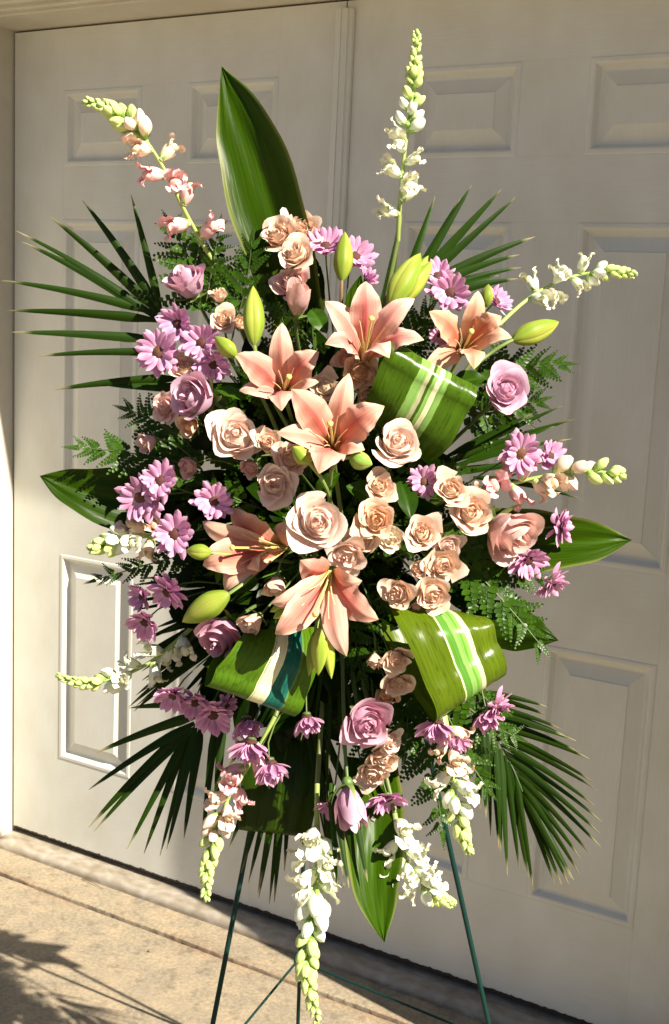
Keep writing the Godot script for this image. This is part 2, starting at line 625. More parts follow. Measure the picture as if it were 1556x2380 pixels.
func build_setting():
	var xs := PackedFloat32Array([-40.0, -6.0])
	for i in 420:
		xs.append(-0.6 + i * 0.0085)
	xs.append_array(PackedFloat32Array([6.0, 40.0]))
	var main_slab := slab_mesh(0.1592, [0.165, 0.174, 0.186, 0.20, 0.23, 0.32, 0.8, 2.0, 6.0, 40.0], xs, GROUND_Y, 0.0035, 3, 1.0)
	setting("ground", main_slab, M.concrete, "tan broom-finished concrete slab under the easel", "ground")
	var ap := PackedFloat32Array()
	for i in 240:
		ap.append(-0.006 + i * 0.0079)
	var apron := slab_mesh(0.1545, [0.149, 0.142, 0.13, 0.10, 0.04], ap, GROUND_Y + 0.003, 0.003, 8, -1.0)
	setting("concrete_apron", apron, M.concrete, "narrow concrete strip between the door threshold and the cracked joint", "ground")
	setting("joint_soil", box(Vector3(-0.6, -0.12, 0.10), Vector3(3.0, -0.062, 0.24), 0.001), M.soil, "rust-red soil in the cracked joint along the doors", "ground")

	var th := thing("door_threshold", "worn metal threshold under the white double doors", "threshold", Vector3.ZERO)
	th.set_meta("kind", "thing")
	var prof := [Vector2(-0.07, -0.06), Vector2(-0.07, -0.0165), Vector2(0.006, -0.0165), Vector2(0.009, -0.0185), Vector2(0.013, -0.0185), Vector2(0.016, -0.0172), Vector2(0.040, -0.0195), Vector2(0.049, -0.0225), Vector2(0.055, -0.0285), Vector2(0.057, -0.036), Vector2(0.057, -0.06)]
	var tp := PackedVector3Array()
	for q in prof:
		for x in [-0.002, 0.6, 1.2, 1.858]:
			tp.append(Vector3(x, q.y, q.x))
	part("plate", grid(tp, 4, prof.size()), M.threshold, th)

	var left := door("left white six-panel door with the astragal strip on its right edge", 0.003, 0.9285, [0.163, 0.400, 0.531, 0.770])
	var strip := [Vector2(0.911, 0.0), Vector2(0.9112, 0.012), Vector2(0.9165, 0.0185), Vector2(0.9285, 0.021), Vector2(0.9295, 0.0185), Vector2(0.931, 0.0195), Vector2(0.942, 0.0170), Vector2(0.9435, 0.012), Vector2(0.950, 0.0105), Vector2(0.951, 0.008), Vector2(0.951, 0.001)]
	var st := SurfaceTool.new()
	st.begin(Mesh.PRIMITIVE_TRIANGLES)
	st.set_smooth_group(-1)
	for k in strip.size() - 1:
		var a: Vector2 = strip[k]
		var b: Vector2 = strip[k + 1]
		var e := b - a
		face(st, [Vector3(a.x, 0.004, a.y), Vector3(b.x, 0.004, b.y), Vector3(b.x, 2.012, b.y), Vector3(a.x, 2.012, a.y)], Vector3(-e.y, 0, e.x))
		face(st, [Vector3(a.x, 2.012, a.y), Vector3(b.x, 2.012, b.y), Vector3(b.x, 2.012, 0.001), Vector3(a.x, 2.012, 0.001)], Vector3.UP)
	st.generate_normals()
	part("astragal", st.commit(), M.stile, left)
	door("right white six-panel door in the shade behind the flowers", 0.9315, 1.856, [1.090, 1.322, 1.457, 1.682])

	var fr := thing("entrance_surround", "cream painted door head with stepped moulding above the double doors", "door frame", Vector3.ZERO)
	fr.set_meta("kind", "thing")
	part("head", box(Vector3(-0.003, 2.0345, -0.2), Vector3(1.862, 2.30, 0.128), 0.002), M.frame, fr)
	part("moulding", box(Vector3(-0.003, 2.041, 0.128), Vector3(1.862, 2.29, 0.146), 0.003), M.frame, fr)
	part("moulding", box(Vector3(-0.003, 2.050, 0.146), Vector3(1.862, 2.28, 0.168), 0.005), M.frame, fr)
	part("moulding", box(Vector3(-0.003, 2.058, 0.168), Vector3(1.862, 2.27, 0.200), 0.002), M.frame, fr)
	var wl := thing("house_wall", "cream wall return at the left of the doorway, bright in the sun", "wall", Vector3.ZERO)
	wl.set_meta("kind", "thing")
	part("wall_body", box(Vector3(-6.0, -0.3, -0.3), Vector3(-0.003, 3.0, 0.26), 0.006), M.wall, wl)
	var wr := thing("house_wall", "cream wall return at the right of the doorway", "wall", Vector3.ZERO)
	wr.set_meta("kind", "thing")
	part("wall_body", box(Vector3(1.862, -0.3, -0.3), Vector3(8.0, 3.0, 0.26), 0.006), M.wall, wr)
	var wh := thing("house_wall", "cream wall above the door head", "wall", Vector3.ZERO)
	wh.set_meta("kind", "thing")
	part("wall_body", box(Vector3(-0.003, 2.30, -0.3), Vector3(1.862, 3.0, 0.20), 0.004), M.wall, wh)
	part("lintel_face", box(Vector3(-0.003, 2.10, 0.20), Vector3(1.862, 3.0, 0.26), 0.006), M.wall, wh)
	# small litter on the concrete
	var tw := thing("dry_twig", "thin dry twig lying against the threshold edge", "twig", Vector3(0.34, GROUND_Y + 0.0065, 0.066))
	part("stem", tube(PackedVector3Array([Vector3(-0.035, 0, -0.003), Vector3(0, 0.002, 0.002), Vector3(0.02, 0.001, 0.004), Vector3(0.045, 0.0, 0.010)]), 0.0011, 0.0006, 5, [Color(0.10, 0.06, 0.03), Color(0.14, 0.09, 0.04)]), M.stem, tw)
	var spots := [[0.66, 0.235, 0.0045, "small brown clod on the slab just past the joint"], [0.335, 0.085, 0.003, "tiny dark pebble on the strip by the twig"], [0.55, 0.118, 0.0025, "tiny pebble on the concrete strip near the joint"], [0.20, 0.30, 0.003, "lone pebble on the slab near the left wall"], [1.33, 0.118, 0.003, "pale chip on the shaded strip right of the flowers"]]
	for s in spots:
		var pb := thing("pebble", s[3], "pebble", Vector3(s[0], GROUND_Y + s[2] * 0.55, s[1]))
		part("stone", ball(Vector3(s[2], s[2] * 0.6, s[2] * 0.8), 7, 5, 0.15, Color(0.20, 0.12, 0.07) if s[0] < 1.2 else Color(0.6, 0.55, 0.45)), M.stem, pb)


func build_easel():
	var hub := at(796, 870, 1.90)
	var o := thing("wire_easel", "dark green wire easel with three thin legs carrying the flowers", "easel", hub)
	var fl := at(414, 2800, 1.992)
	var fr := at(1226, 2800, 2.035)
	var bk := at(689, 2500, 2.345)
	fl.y = GROUND_Y + 0.004
	fr.y = GROUND_Y + 0.004
	bk.y = GROUND_Y + 0.004
	world_part("leg", rod(hub + RIGHT * -0.006, fl, 0.0042), M.easel, o)
	world_part("leg", rod(hub + RIGHT * 0.006, fr, 0.0042), M.easel, o)
	var bt := at(722, 1500, 1.97)
	world_part("back_leg", rod(bt, bk, 0.0036), M.easel, o)
	world_part("cross_bar", rod(at(655, 1560, 1.925), at(950, 1560, 1.93), 0.0034), M.easel, o)
	world_part("hinge_bar", rod(at(722, 1500, 1.92), bt, 0.003), M.easel, o)
	var ring := at(693, 2232, 2.22)
	world_part("brace", rod(ring, at(474, 2497, 2.0), 0.0022), M.easel, o)
	world_part("brace", rod(ring, at(1141, 2417, 2.02), 0.0022), M.easel, o)
	var loop := PackedVector3Array()
	for k in 15:
		var a := TAU * k / 14
		loop.append(ring + RIGHT * (cos(a) * 0.006) + UPWARD * (sin(a) * 0.014))
	world_part("ring", tube(loop, 0.0018, 0.0018, 5), M.easel, o)
	var fo := thing("foam_cage", "dark block of floral foam hidden behind the blooms on the easel", "floral foam", heart)
	world_part("foam_block", box(Vector3(-0.07, -0.17, -0.05), Vector3(0.07, 0.17, 0.05), 0.012), M.foam, fo).transform = Transform3D(Basis(RIGHT, UPWARD, BACK).orthonormalized(), Vector3.ZERO)


# ---- foliage ----------------------------------------------------------------------------
func pts_of(list: Array) -> Array:
	var r := []
	for p in list:
		r.append(at(p[0], p[1], p[2] * NEARER))
	return r


func broad_leaf(label: String, category: String, called: String, left: Array, right: Array, cup: float, tone: Color, margin: Color, material: Material, group := ""):
	# a big leaf laid between its two measured edges, base first, tip last
	var a := through(pts_of(left), 26)
	var b := through(pts_of(right), 26)
	var o := thing(called, label, category, (a[0] + b[0]) * 0.5, group)
	var nu := 15
	var pts := PackedVector3Array()
	var cols := PackedColorArray()
	for j in 26:
		var t := (tangent(a, j) + tangent(b, j)).normalized()
		var s := (b[j] - a[j])
		var w := s.length() * 0.5
		var nn := s.normalized().cross(t)
		if nn.dot(BACK) < 0.0:
			nn = -nn
		for i in nu:
			var u := 2.0 * i / (nu - 1) - 1.0
			var rib := exp(-pow(u / 0.05, 2)) * 0.02
			pts.append(a[j].lerp(b[j], (u + 1.0) * 0.5) + s * (0.012 * u * absf(u) * sin(j * 0.9 + u * 2.0)) + nn * (w * (cup * (pow(absf(u), 1.6) - 0.5) - rib) + 0.0012 * sin(u * 9.0 + j * 0.35)))
			var c := tone * (1.0 + 0.10 * sin(u * 17.0 + 2.0 * sin(j * 0.2)))
			c.a = 1.0
			cols.append(c.lerp(margin, smoothstep(0.95, 1.0, absf(u)) * 0.7).lerp(tone * 1.6, 0.5 * exp(-pow(u / 0.045, 2))))
	world_part("leaf_blade", grid(pts, nu, 26, cols), material, o)
	var b0 := (a[0] + b[0]) * 0.5
	world_part("stalk", tube(quad_path(b0, b0.lerp(heart, 0.5), heart, 6), 0.003, 0.003, 5, [tone, tone]), M.stem, o)
	return o


func folded_leaf(label: String, open_end: Array, fold_end: Array, side_open: Array, side_fold: Array, d0: float, d1: float, radius: float, bulge: float, material: Material):
	# a long leaf bent over on itself: front sheet, rounded fold, back sheet
	d0 *= NEARER
	d1 *= NEARER
	var a := at(open_end[0], open_end[1], d0)
	var b := at(fold_end[0], fold_end[1], d1)
	var sa: Vector3 = (RIGHT * side_open[0] - UPWARD * side_open[1] - BACK * side_open[2]) * d0 / 2833.0
	var sb: Vector3 = (RIGHT * side_fold[0] - UPWARD * side_fold[1] - BACK * side_fold[2]) * d1 / 2833.0
	var dir := (b - a).normalized()
	var nn := sb.normalized().cross(dir).normalized()
	if nn.dot(BACK) < 0.0:
		nn = -nn
	var path := PackedVector3Array()
	var mix := PackedFloat32Array()
	var c := b - dir * radius - nn * radius
	var top := c + nn * radius
	for k in 13:
		var t := k / 12.0
		path.append(a.lerp(top, t) + nn * bulge * sin(t * PI))
		mix.append(t)
	for k in range(1, 15):
		var g := PI * k / 14.0
		path.append(c + nn * radius * cos(g) + dir * radius * sin(g))
		mix.append(1.0)
	var back_end := a - nn * radius * 2.6
	for k in range(1, 9):
		path.append((c - nn * radius).lerp(back_end, k / 8.0) - nn * bulge * 0.6 * sin(k / 8.0 * PI))
		mix.append(1.0 - k / 8.0)
	var nu := 17
	var pts := PackedVector3Array()
	var cols := PackedColorArray()
	for j in path.size():
		var s := sa.lerp(sb, mix[j])
		for i in nu:
			var u := 2.0 * i / (nu - 1) - 1.0
			pts.append(path[j] + s * (u * (1.0 + 0.05 * sin(mix[j] * PI) + 0.012 * sin(j * 0.8 + u * 2.0))) + nn * (0.0035 * cos(u * 1.5) + 0.0008 * sin(u * 14.0)))
			cols.append(Color.WHITE)
	var o := thing("folded_striped_leaf", label, "leaf", a)
	world_part("leaf_blade", grid(pts, nu, path.size(), cols), material, o)
	world_part("stalk", tube(quad_path(back_end, back_end.lerp(heart, 0.5) - BACK * 0.02, heart, 6), 0.004, 0.003, 5, [Color(0.06, 0.14, 0.02), Color(0.06, 0.14, 0.02)]), M.stem, o)


func palm(label: String, rachis: Array, leaflets: Array, db: float, dt: float, half: float, tone: Color, dense := false):
	if dense:
		var more := []
		for k in leaflets.size():
			more.append(leaflets[k])
			if k < leaflets.size() - 1:
				var e = leaflets[k]
				var g = leaflets[k + 1]
				var f := rng.randf_range(0.35, 0.65)
				more.append([lerpf(e[0], g[0], f), lerpf(e[1], g[1], f), lerpf(e[2], g[2], f) + rng.randf_range(-14, 14), lerpf(e[3], g[3], f) + rng.randf_range(-22, 14), lerpf(e[4], g[4], f)])
		leaflets = more
	var line := through(pts_of(rachis), 14)
	var o := thing("palm_frond", label, "palm frond", line[0], "palm fronds fanned out round the spray")
	world_part("rachis", tube(line, 0.0024, 0.0011, 5, [tone * 1.3, tone * 1.3]), M.stem, o)
	for l in leaflets:
		var a := at(l[0], l[1], db * NEARER)
		var dd := dt + rng.randf_range(-0.02, 0.02)
		var b := at(l[2], l[3], dd * NEARER)
		var len := (b - a).length()
		var along := (b - a).normalized()
		var side := along.cross(BACK + RIGHT * rng.randf_range(-0.55, 0.35) + UPWARD * rng.randf_range(-0.5, 0.5)).normalized()
		var droop: float = l[4] if l.size() > 4 else rng.randf_range(-0.02, 0.03)
		var bend := Vector3.DOWN * len * droop * -1.0 + BACK * len * rng.randf_range(0.02, 0.08)
		var path := quad_path(a, (a + b) * 0.5 + bend, b, 15)
		var w := half * rng.randf_range(0.85, 1.12)
		var k := rng.randf_range(0.85, 1.2)
		var pale := rng.randf_range(0.90, 0.97)
		var dry := Color(0.42, 0.36, 0.24)
		var m := blade(path, side, func(v): return w * (0.35 + 0.65 * smoothstep(0.0, 0.22, v)) * pow(maxf(1.0 - v, 0.0), 0.62) * (1.0 if v < 0.86 else 0.8) + 0.0003, 5, -0.35, 0.0, 0.03, 1.5,
			func(u, v): return (tone * k * (1.0 + 0.12 * absf(u))).lerp(dry, smoothstep(pale - 0.05, pale, v) * 0.8))
		world_part("leaflet", m, M.palm, o)


func make_pinnae():
	# three leafy fern pinnae, one unit long, growing along +Y and facing +Z
	for variant in 4:
		var pts := PackedVector3Array()
		var cols := PackedColorArray()
		var idx := PackedInt32Array()
		var n := 7
		var bend := [0.10, -0.12, 0.0, 0.2][variant] as float
		for k in n + 1:
			for sd in ([-1.0, 1.0] if k < n else [0.0]):
				var f: float = (k + 0.5 + 0.25 * sd) / n
				var base := Vector3(bend * f * f, f * 0.94, -0.06 * f * f)
				var len := 0.24 * (1.0 - 0.70 * f) * rng.randf_range(0.9, 1.1) + 0.03
				var ang := 0.98 - 0.25 * f
				var dir := Vector3(sin(ang) * sd, cos(ang), rng.randf_range(-0.10, 0.16)).normalized()
				if k == n:
					dir = Vector3(bend, 1, 0).normalized()
					len = 0.10
				var out := Vector3(-dir.y, dir.x, 0).normalized()
				var w := len * 0.36 + 0.010
				var c := Color(0.028, 0.070, 0.005) * rng.randf_range(0.8, 1.3)
				c.a = 1.0
				var o := pts.size()
				pts.append_array(PackedVector3Array([base, base + dir * len * 0.42 + out * w + Vector3(0, 0, 0.014), base + dir * len * 0.75 + out * w * 0.62, base + dir * len, base + dir * len * 0.75 - out * w * 0.62, base + dir * len * 0.42 - out * w + Vector3(0, 0, 0.014), base + dir * len * 0.5 - Vector3(0, 0, 0.012)]))
				for q in 7:
					cols.append(c)
				for q in 6:
					idx.append_array(PackedInt32Array([o + q, o + (q + 1) % 6, o + 6]))
		# midrib
		var o2 := pts.size()
		for k in 6:
			var f := k / 5.0
			var p := Vector3(bend * f * f, f * 0.94, -0.06 * f * f - 0.004)
			pts.append(p - Vector3(0.008, 0, 0))
			pts.append(p + Vector3(0.008, 0, 0))
			cols.append(Color(0.05, 0.09, 0.02))
			cols.append(Color(0.05, 0.09, 0.02))
			if k:
				var q := o2 + k * 2
				idx.append_array(PackedInt32Array([q - 2, q - 1, q, q - 1, q + 1, q]))
		pinnae.append(surface(pts, idx, cols))


func fern(label: String, base: Array, mid: Array, tip: Array, n: int, reach: float, nrm: Vector3, group := ""):
	var line := quad_path(at(base[0], base[1], base[2] * NEARER), at(mid[0], mid[1], mid[2] * NEARER), at(tip[0], tip[1], tip[2] * NEARER), 24)
	var o := thing("fern_frond", label, "fern", line[0], group)
	world_part("rachis", tube(line, 0.0016, 0.0006, 5, [Color(0.07, 0.09, 0.02), Color(0.05, 0.10, 0.02)]), M.stem, o)
	var size := reach * 1.85 * NEARER / 2833.0
	for k in n:
		for sd: float in [-1.0, 1.0]:
			var f: float = (k + 0.35 + 0.22 * sd) / n
			var i: int = clampi(int(f * 23.0), 0, 23)
			var t := tangent(line, i)
			var s := t.cross(nrm).normalized()
			var nn := s.cross(t).normalized()
			var ang := 1.12 - 0.45 * f + rng.randf_range(-0.1, 0.1)
			var dir := (s * sd * sin(ang) + t * cos(ang) + nn * rng.randf_range(-0.25, 0.20)).normalized()
			var x := dir.cross(nn).normalized()
			var z := x.cross(dir).normalized()
			var len := size * (1.0 - 0.80 * f) * (0.75 + 0.25 * smoothstep(0.0, 0.2, f)) + size * 0.10
			var xf := Transform3D(Basis(x * len * 1.15, dir * len, z * len).rotated(dir, rng.randf_range(-0.5, 0.5)), line[i])
			part("pinna", pinnae[rng.randi() % 4], M.fern, o, o.transform.affine_inverse() * xf)
	var te := tangent(line, 23)
	var xe := te.cross(nrm).normalized()
	part("pinna", pinnae[2], M.fern, o, o.transform.affine_inverse() * Transform3D(Basis(xe * size * 0.3, te * size * 0.34, xe.cross(te) * size * 0.3), line[22]))


func small_leaf(label: String, base: Array, tip: Array, half: float, tone: Color, nrm: Vector3, group := ""):
	var a := at(base[0], base[1], base[2] * NEARER)
	var b := at(tip[0], tip[1], tip[2] * NEARER)
	var len := (b - a).length()
	var o := thing("glossy_leaf", label, "leaf", a, group)
	var side := (b - a).normalized().cross(nrm).normalized()
	var path := quad_path(a, (a + b) * 0.5 + nrm * len * 0.14, b, 13)
	var w := half * 1.85 * NEARER / 2833.0
	var m := blade(path, side, func(v): return w * pow(maxf(sin(PI * pow(v, 0.85)), 0.0), 0.75) + 0.0003, 9, 0.28, 0.0, 0.06, 2.5,
		func(u, v): return (tone * (1.0 + 0.16 * absf(sin(v * 22.0 - absf(u) * 5.0)))).lerp(tone * 2.2, exp(-pow(u / 0.09, 2)) * 0.6))
	world_part("leaf_blade", m, M.leaf, o)
	world_part("stalk", tube(quad_path(a, a.lerp(heart, 0.4) - BACK * 0.02, heart, 5), 0.0014, 0.0014, 4, [tone, tone]), M.stem, o)


func build_greens():
	make_pinnae()
	var ti := Color(0.036, 0.082, 0.003)
	var pale := Color(0.34, 0.36, 0.12)
	# broad leaves --------------------------------------------------------------
	broad_leaf("tall upright glossy green leaf rising behind the topmost peach roses", "leaf", "broad_leaf",
		[[640, 760, 1.95], [590, 640, 1.935], [545, 520, 1.925], [515, 380, 1.92], [508, 270, 1.925], [516, 156, 1.94]],
		[[760, 760, 1.95], [738, 620, 1.925], [712, 480, 1.905], [660, 325, 1.895], [592, 222, 1.91], [517, 155, 1.94]], 0.40, ti, pale, M.leaf)
	broad_leaf("dark broad leaf pointing left beyond the mid-left daisies", "leaf", "broad_leaf",
		[[480, 1110, 2.0], [400, 1090, 1.99], [300, 1087, 1.97], [200, 1090, 1.96], [140, 1094, 1.955], [93, 1106, 1.95]],
		[[430, 1240, 2.0], [360, 1238, 1.985], [270, 1235, 1.965], [185, 1195, 1.95], [130, 1155, 1.95], [93, 1107, 1.95]], 0.25, ti * 0.8, ti, M.leaf)
	broad_leaf("bright green broad leaf pointing right behind the pink side-facing rose", "leaf", "broad_leaf",
		[[1060, 1190, 1.97], [1140, 1180, 1.95], [1235, 1184, 1.93], [1320, 1198, 1.92], [1400, 1218, 1.92], [1468, 1255, 1.93]],
		[[1060, 1300, 1.97], [1120, 1320, 1.95], [1200, 1328, 1.93], [1300, 1322, 1.92], [1390, 1302, 1.92], [1469, 1256, 1.93]], 0.22, ti * 1.15, pale, M.leaf)
	broad_leaf("dark pointed leaf low on the right behind the hanging fern", "leaf", "broad_leaf",
		[[1080, 1400, 2.03], [1150, 1395, 2.02], [1200, 1402, 2.02], [1240, 1428, 2.01], [1270, 1455, 2.0], [1298, 1488, 2.0]],
		[[1050, 1480, 2.03], [1110, 1500, 2.02], [1165, 1510, 2.02], [1210, 1512, 2.01], [1255, 1503, 2.0], [1299, 1489, 2.0]], -0.35, ti * 0.7, ti, M.leaf)
	broad_leaf("long glossy leaf hanging point-down below the lavender rosebud", "leaf", "broad_leaf",
		[[800, 1760, 1.92], [795, 1860, 1.87], [802, 1950, 1.84], [812, 2040, 1.82], [842, 2120, 1.81], [893, 2189, 1.81]],
		[[920, 1760, 1.93], [935, 1850, 1.88], [938, 1940, 1.85], [930, 2030, 1.83], [918, 2110, 1.82], [895, 2190, 1.81]], 0.30, ti * 1.25, pale, M.leaf)
	broad_leaf("narrow green leaf blade rising behind the upper pink lily", "leaf", "broad_leaf",
		[[800, 780, 1.87], [796, 740, 1.865], [803, 700, 1.86], [815, 670, 1.86], [838, 640, 1.86]],
		[[838, 780, 1.87], [846, 740, 1.865], [850, 700, 1.86], [848, 668, 1.86], [841, 640, 1.86]], 0.3, ti, ti, M.leaf)
	broad_leaf("short green leaf standing between the lily bud and the peach roses", "leaf", "broad_leaf",
		[[700, 740, 1.94], [703, 700, 1.94], [712, 660, 1.94], [720, 625, 1.94], [728, 590, 1.94]],
		[[755, 740, 1.94], [756, 700, 1.94], [755, 660, 1.94], [748, 625, 1.94], [730, 590, 1.94]], 0.3, ti * 0.8, ti, M.leaf)
	# folded leaves ----------------------------------------------------------------
	var g1 := Color(0.048, 0.105, 0.005)
	var lime := Color(0.20, 0.37, 0.09)
	var cream := Color(0.66, 0.66, 0.42)
	var s1 := streaked(mat(0.24, Color.WHITE, true, Color(0.08, 0.16, 0.02)), stripe_texture([[0.36, g1], [0.46, lime], [0.50, cream * 0.7], [0.53, g1], [0.57, lime], [0.62, cream], [0.65, lime * 0.8], [0.69, lime], [1.0, g1]], 51), 1.0, 1.0, M.streak_bump, 0.15)
	var s2 := streaked(mat(0.22, Color.WHITE, true, Color(0.06, 0.14, 0.02)), stripe_texture([[0.44, g1 * 1.2], [0.455, cream], [0.46, g1], [0.60, cream], [0.79, Color(0.012, 0.105, 0.078)], [0.81, lime * 0.5], [1.0, g1 * 1.2]], 52), 1.0, 1.0, M.streak_bump, 0.15)
	var s3 := streaked(mat(0.22, Color.WHITE, true, Color(0.08, 0.16, 0.02)), stripe_texture([[0.40, Color(0.080, 0.128, 0.005)], [0.42, cream], [0.50, Color(0.085, 0.24, 0.03)], [0.57, lime], [0.60, Color(0.10, 0.28, 0.03)], [0.64, lime], [0.70, cream * 0.85], [1.0, Color(0.080, 0.128, 0.005)]], 53), 1.0, 1.0, M.streak_bump, 0.15)
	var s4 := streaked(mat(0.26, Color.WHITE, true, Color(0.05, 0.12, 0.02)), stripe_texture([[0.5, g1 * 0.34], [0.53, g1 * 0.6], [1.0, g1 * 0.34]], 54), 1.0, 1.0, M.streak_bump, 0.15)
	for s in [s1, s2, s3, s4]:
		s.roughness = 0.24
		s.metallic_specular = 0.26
	folded_leaf("folded green leaf with lime and cream stripes right of the lilies", [918, 1020], [1006, 872], [72, 62, 16.0], [104, 54, 20.0], 1.86, 1.77, 0.022, 0.020, s1)
	folded_leaf("folded green leaf with cream and teal stripes below the lowest lily", [650, 1462], [598, 1624], [78, -2, 26.0], [101, 42, 36.0], 1.80, 1.75, 0.020, 0.020, s2)
	folded_leaf("folded green leaf with lime stripe at lower right under the fern", [1000, 1408], [1104, 1596], [112, 26, 26.0], [86, -50, 30.0], 1.82, 1.755, 0.034, 0.024, s3)
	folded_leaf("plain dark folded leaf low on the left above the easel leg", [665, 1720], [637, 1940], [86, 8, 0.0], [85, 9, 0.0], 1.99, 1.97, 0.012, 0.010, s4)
	broad_leaf("dark green leaf back hanging under the cream-striped fold", "leaf", "broad_leaf",
		[[930, 1000, 1.88], [945, 1040, 1.87], [965, 1070, 1.86], [985, 1085, 1.86]],
		[[1080, 960, 1.88], [1060, 1010, 1.87], [1030, 1050, 1.86], [988, 1086, 1.86]], 0.2, ti, ti, M.leaf)

	# palm fronds ------------------------------------------------------------------
	var pg := Color(0.022, 0.054, 0.004)
	palm("palm frond fanning out to the far left beside the lavender roses", [[520, 1010, 2.0], [440, 880, 1.99], [385, 770, 1.98], [362, 725, 1.975]],
		[[372, 724, 192, 466, 0.06], [368, 728, 116, 503, 0.05], [362, 733, 37, 536, 0.05], [362, 737, 52, 562, 0.05], [364, 728, 5, 652, 0.04], [368, 745, 22, 722, 0.02], [372, 790, 28, 772, 0.02], [385, 820, 86, 828, 0.03], [420, 880, 126, 906, 0.03], [440, 900, 230, 892, -0.02], [375, 725, 305, 452, 0.05]], 1.97, 1.95, 0.0076, pg)
	palm("palm frond rising to the upper right behind the trio of lily buds", [[870, 900, 2.08], [910, 790, 2.12], [955, 690, 2.14], [990, 640, 2.15]],
		[[885, 760, 935, 500, 0.0], [905, 740, 925, 520, 0.0], [930, 690, 1012, 455, 0.0], [955, 660, 1070, 460, 0.0], [965, 650, 1097, 430, 0.0], [975, 650, 1166, 440, 0.0], [990, 650, 1200, 458, 0.0], [1000, 660, 1245, 550, 0.05], [1000, 670, 1208, 592, 0.07], [1000, 685, 1212, 622, 0.08], [1000, 700, 1206, 648, 0.07], [1000, 690, 1160, 640, 0.04]], 2.15, 2.16, 0.0088, pg * 1.15)
	palm("small palm frond poking out at the right below the pink rose", [[960, 1130, 1.96], [1020, 1090, 1.95], [1075, 1055, 1.94]],
		[[1050, 1070, 1308, 943, 0.03], [1050, 1075, 1336, 975, 0.04], [1060, 1080, 1330, 1020, 0.05], [1070, 1080, 1290, 990, 0.03], [1040, 1060, 1240, 960, 0.02], [1100, 1110, 1350, 1160, 0.06], [1040, 1100, 1270, 1075, 0.03]], 1.95, 1.93, 0.0062, pg * 1.2)
	palm("large palm frond drooping to the lower left over the door panel", [[600, 1480, 2.02], [540, 1590, 2.0], [470, 1665, 1.98], [420, 1740, 1.975], [400, 1790, 1.97]],
		[[490, 1640, 300, 1646, 0.05], [470, 1660, 222, 1751, 0.05], [452, 1680, 206, 1836, 0.06], [445, 1690, 206, 1924, 0.06], [440, 1700, 218, 1934, 0.06], [438, 1705, 296, 1974, 0.02], [440, 1700, 335, 1984, 0.01], [450, 1690, 372, 1990, 0.01], [455, 1690, 388, 1974, 0.0], [470, 1680, 428, 1949, 0.0], [500, 1680, 470, 1960, 0.0], [520, 1660, 500, 1900, 0.0]], 1.975, 1.955, 0.0080, pg * 0.9)
	palm("large palm frond drooping to the lower right past the easel leg", [[960, 1500, 2.02], [1060, 1600, 1.99], [1140, 1690, 1.96], [1190, 1780, 1.945], [1215, 1840, 1.94]],
		[[1120, 1610, 1272, 1643, 0.07], [1125, 1640, 1304, 1694, 0.07], [1130, 1660, 1340, 1722, 0.07], [1140, 1680, 1371, 1764, 0.07], [1150, 1700, 1381, 1819, 0.06], [1165, 1730, 1384, 1874, 0.06], [1180, 1760, 1396, 1939, 0.05], [1190, 1790, 1374, 1988, 0.05], [1200, 1810, 1349, 2034, 0.04], [1210, 1830, 1328, 2042, 0.03], [1205, 1825, 1306, 2056, 0.03], [1195, 1790, 1240, 2070, 0.02], [1180, 1770, 1221, 2014, 0.01], [1165, 1740, 1180, 2035, 0.0], [1145, 1710, 1160, 1974, 0.0], [1125, 1690, 1130, 1900, 0.0], [1110, 1680, 1112, 1850, 0.0]], 1.945, 1.93, 0.0058, pg * 0.9, true)
	palm("dark palm frond hanging straight down behind the lower daisies", [[700, 1480, 2.03], [690, 1600, 2.02], [670, 1740, 2.01], [660, 1850, 2.0]],
		[[680, 1560, 560, 1880, 0.0], [680, 1600, 530, 1978, 0.0], [676, 1640, 578, 2052, 0.0], [670, 1700, 602, 2088, 0.0], [668, 1750, 638, 2098, 0.0], [690, 1600, 700, 1960, 0.0], [700, 1580, 745, 1950, 0.0], [700, 1560, 760, 1900, 0.0], [700, 1600, 785, 2080, 0.0], [705, 1620, 800, 2040, 0.0], [720, 1640, 840, 1900, 0.0], [690, 1540, 520, 1800, 0.0], [690, 1500, 620, 1900, 0.0]], 2.0, 1.98, 0.0080, pg * 0.8, true)
	palm("dark palm frond raked out to the left below the half-shaded lily", [[640, 1330, 2.02], [560, 1420, 2.0], [480, 1500, 1.99], [430, 1560, 1.98]],
		[[590, 1380, 316, 1498, 0.03], [560, 1420, 330, 1560, 0.03], [540, 1450, 340, 1582, 0.03], [520, 1480, 300, 1643, 0.06], [510, 1500, 318, 1640, 0.05], [560, 1390, 360, 1460, 0.03], [580, 1360, 300, 1400, 0.02], [600, 1330, 330, 1345, 0.02], [530, 1500, 420, 1620, 0.03], [560, 1470, 470, 1610, 0.03]], 1.985, 1.955, 0.0068, pg * 0.8, true)
	palm("thin palm leaflets spraying down between the two lower folded leaves", [[760, 1400, 1.97], [770, 1500, 1.95], [780, 1600, 1.94]],
		[[765, 1440, 730, 1700, 0.0], [765, 1460, 700, 1720, 0.0], [770, 1470, 765, 1800, 0.0], [775, 1480, 800, 1760, 0.0], [780, 1500, 840, 1720, 0.0], [770, 1460, 740, 1820, 0.0], [780, 1480, 870, 1700, 0.0], [765, 1480, 760, 1900, 0.0]], 1.94, 1.90, 0.0042, pg)
	palm("pair of green palm leaflets hanging over the point-down leaf", [[800, 1700, 1.92], [805, 1800, 1.90], [808, 1850, 1.895]],
		[[800, 1820, 832, 2070, 0.0], [815, 1830, 855, 2050, 0.0], [770, 1820, 785, 2070, 0.0], [780, 1850, 812, 2065, 0.0]], 1.84, 1.81, 0.0066, pg * 1.3)

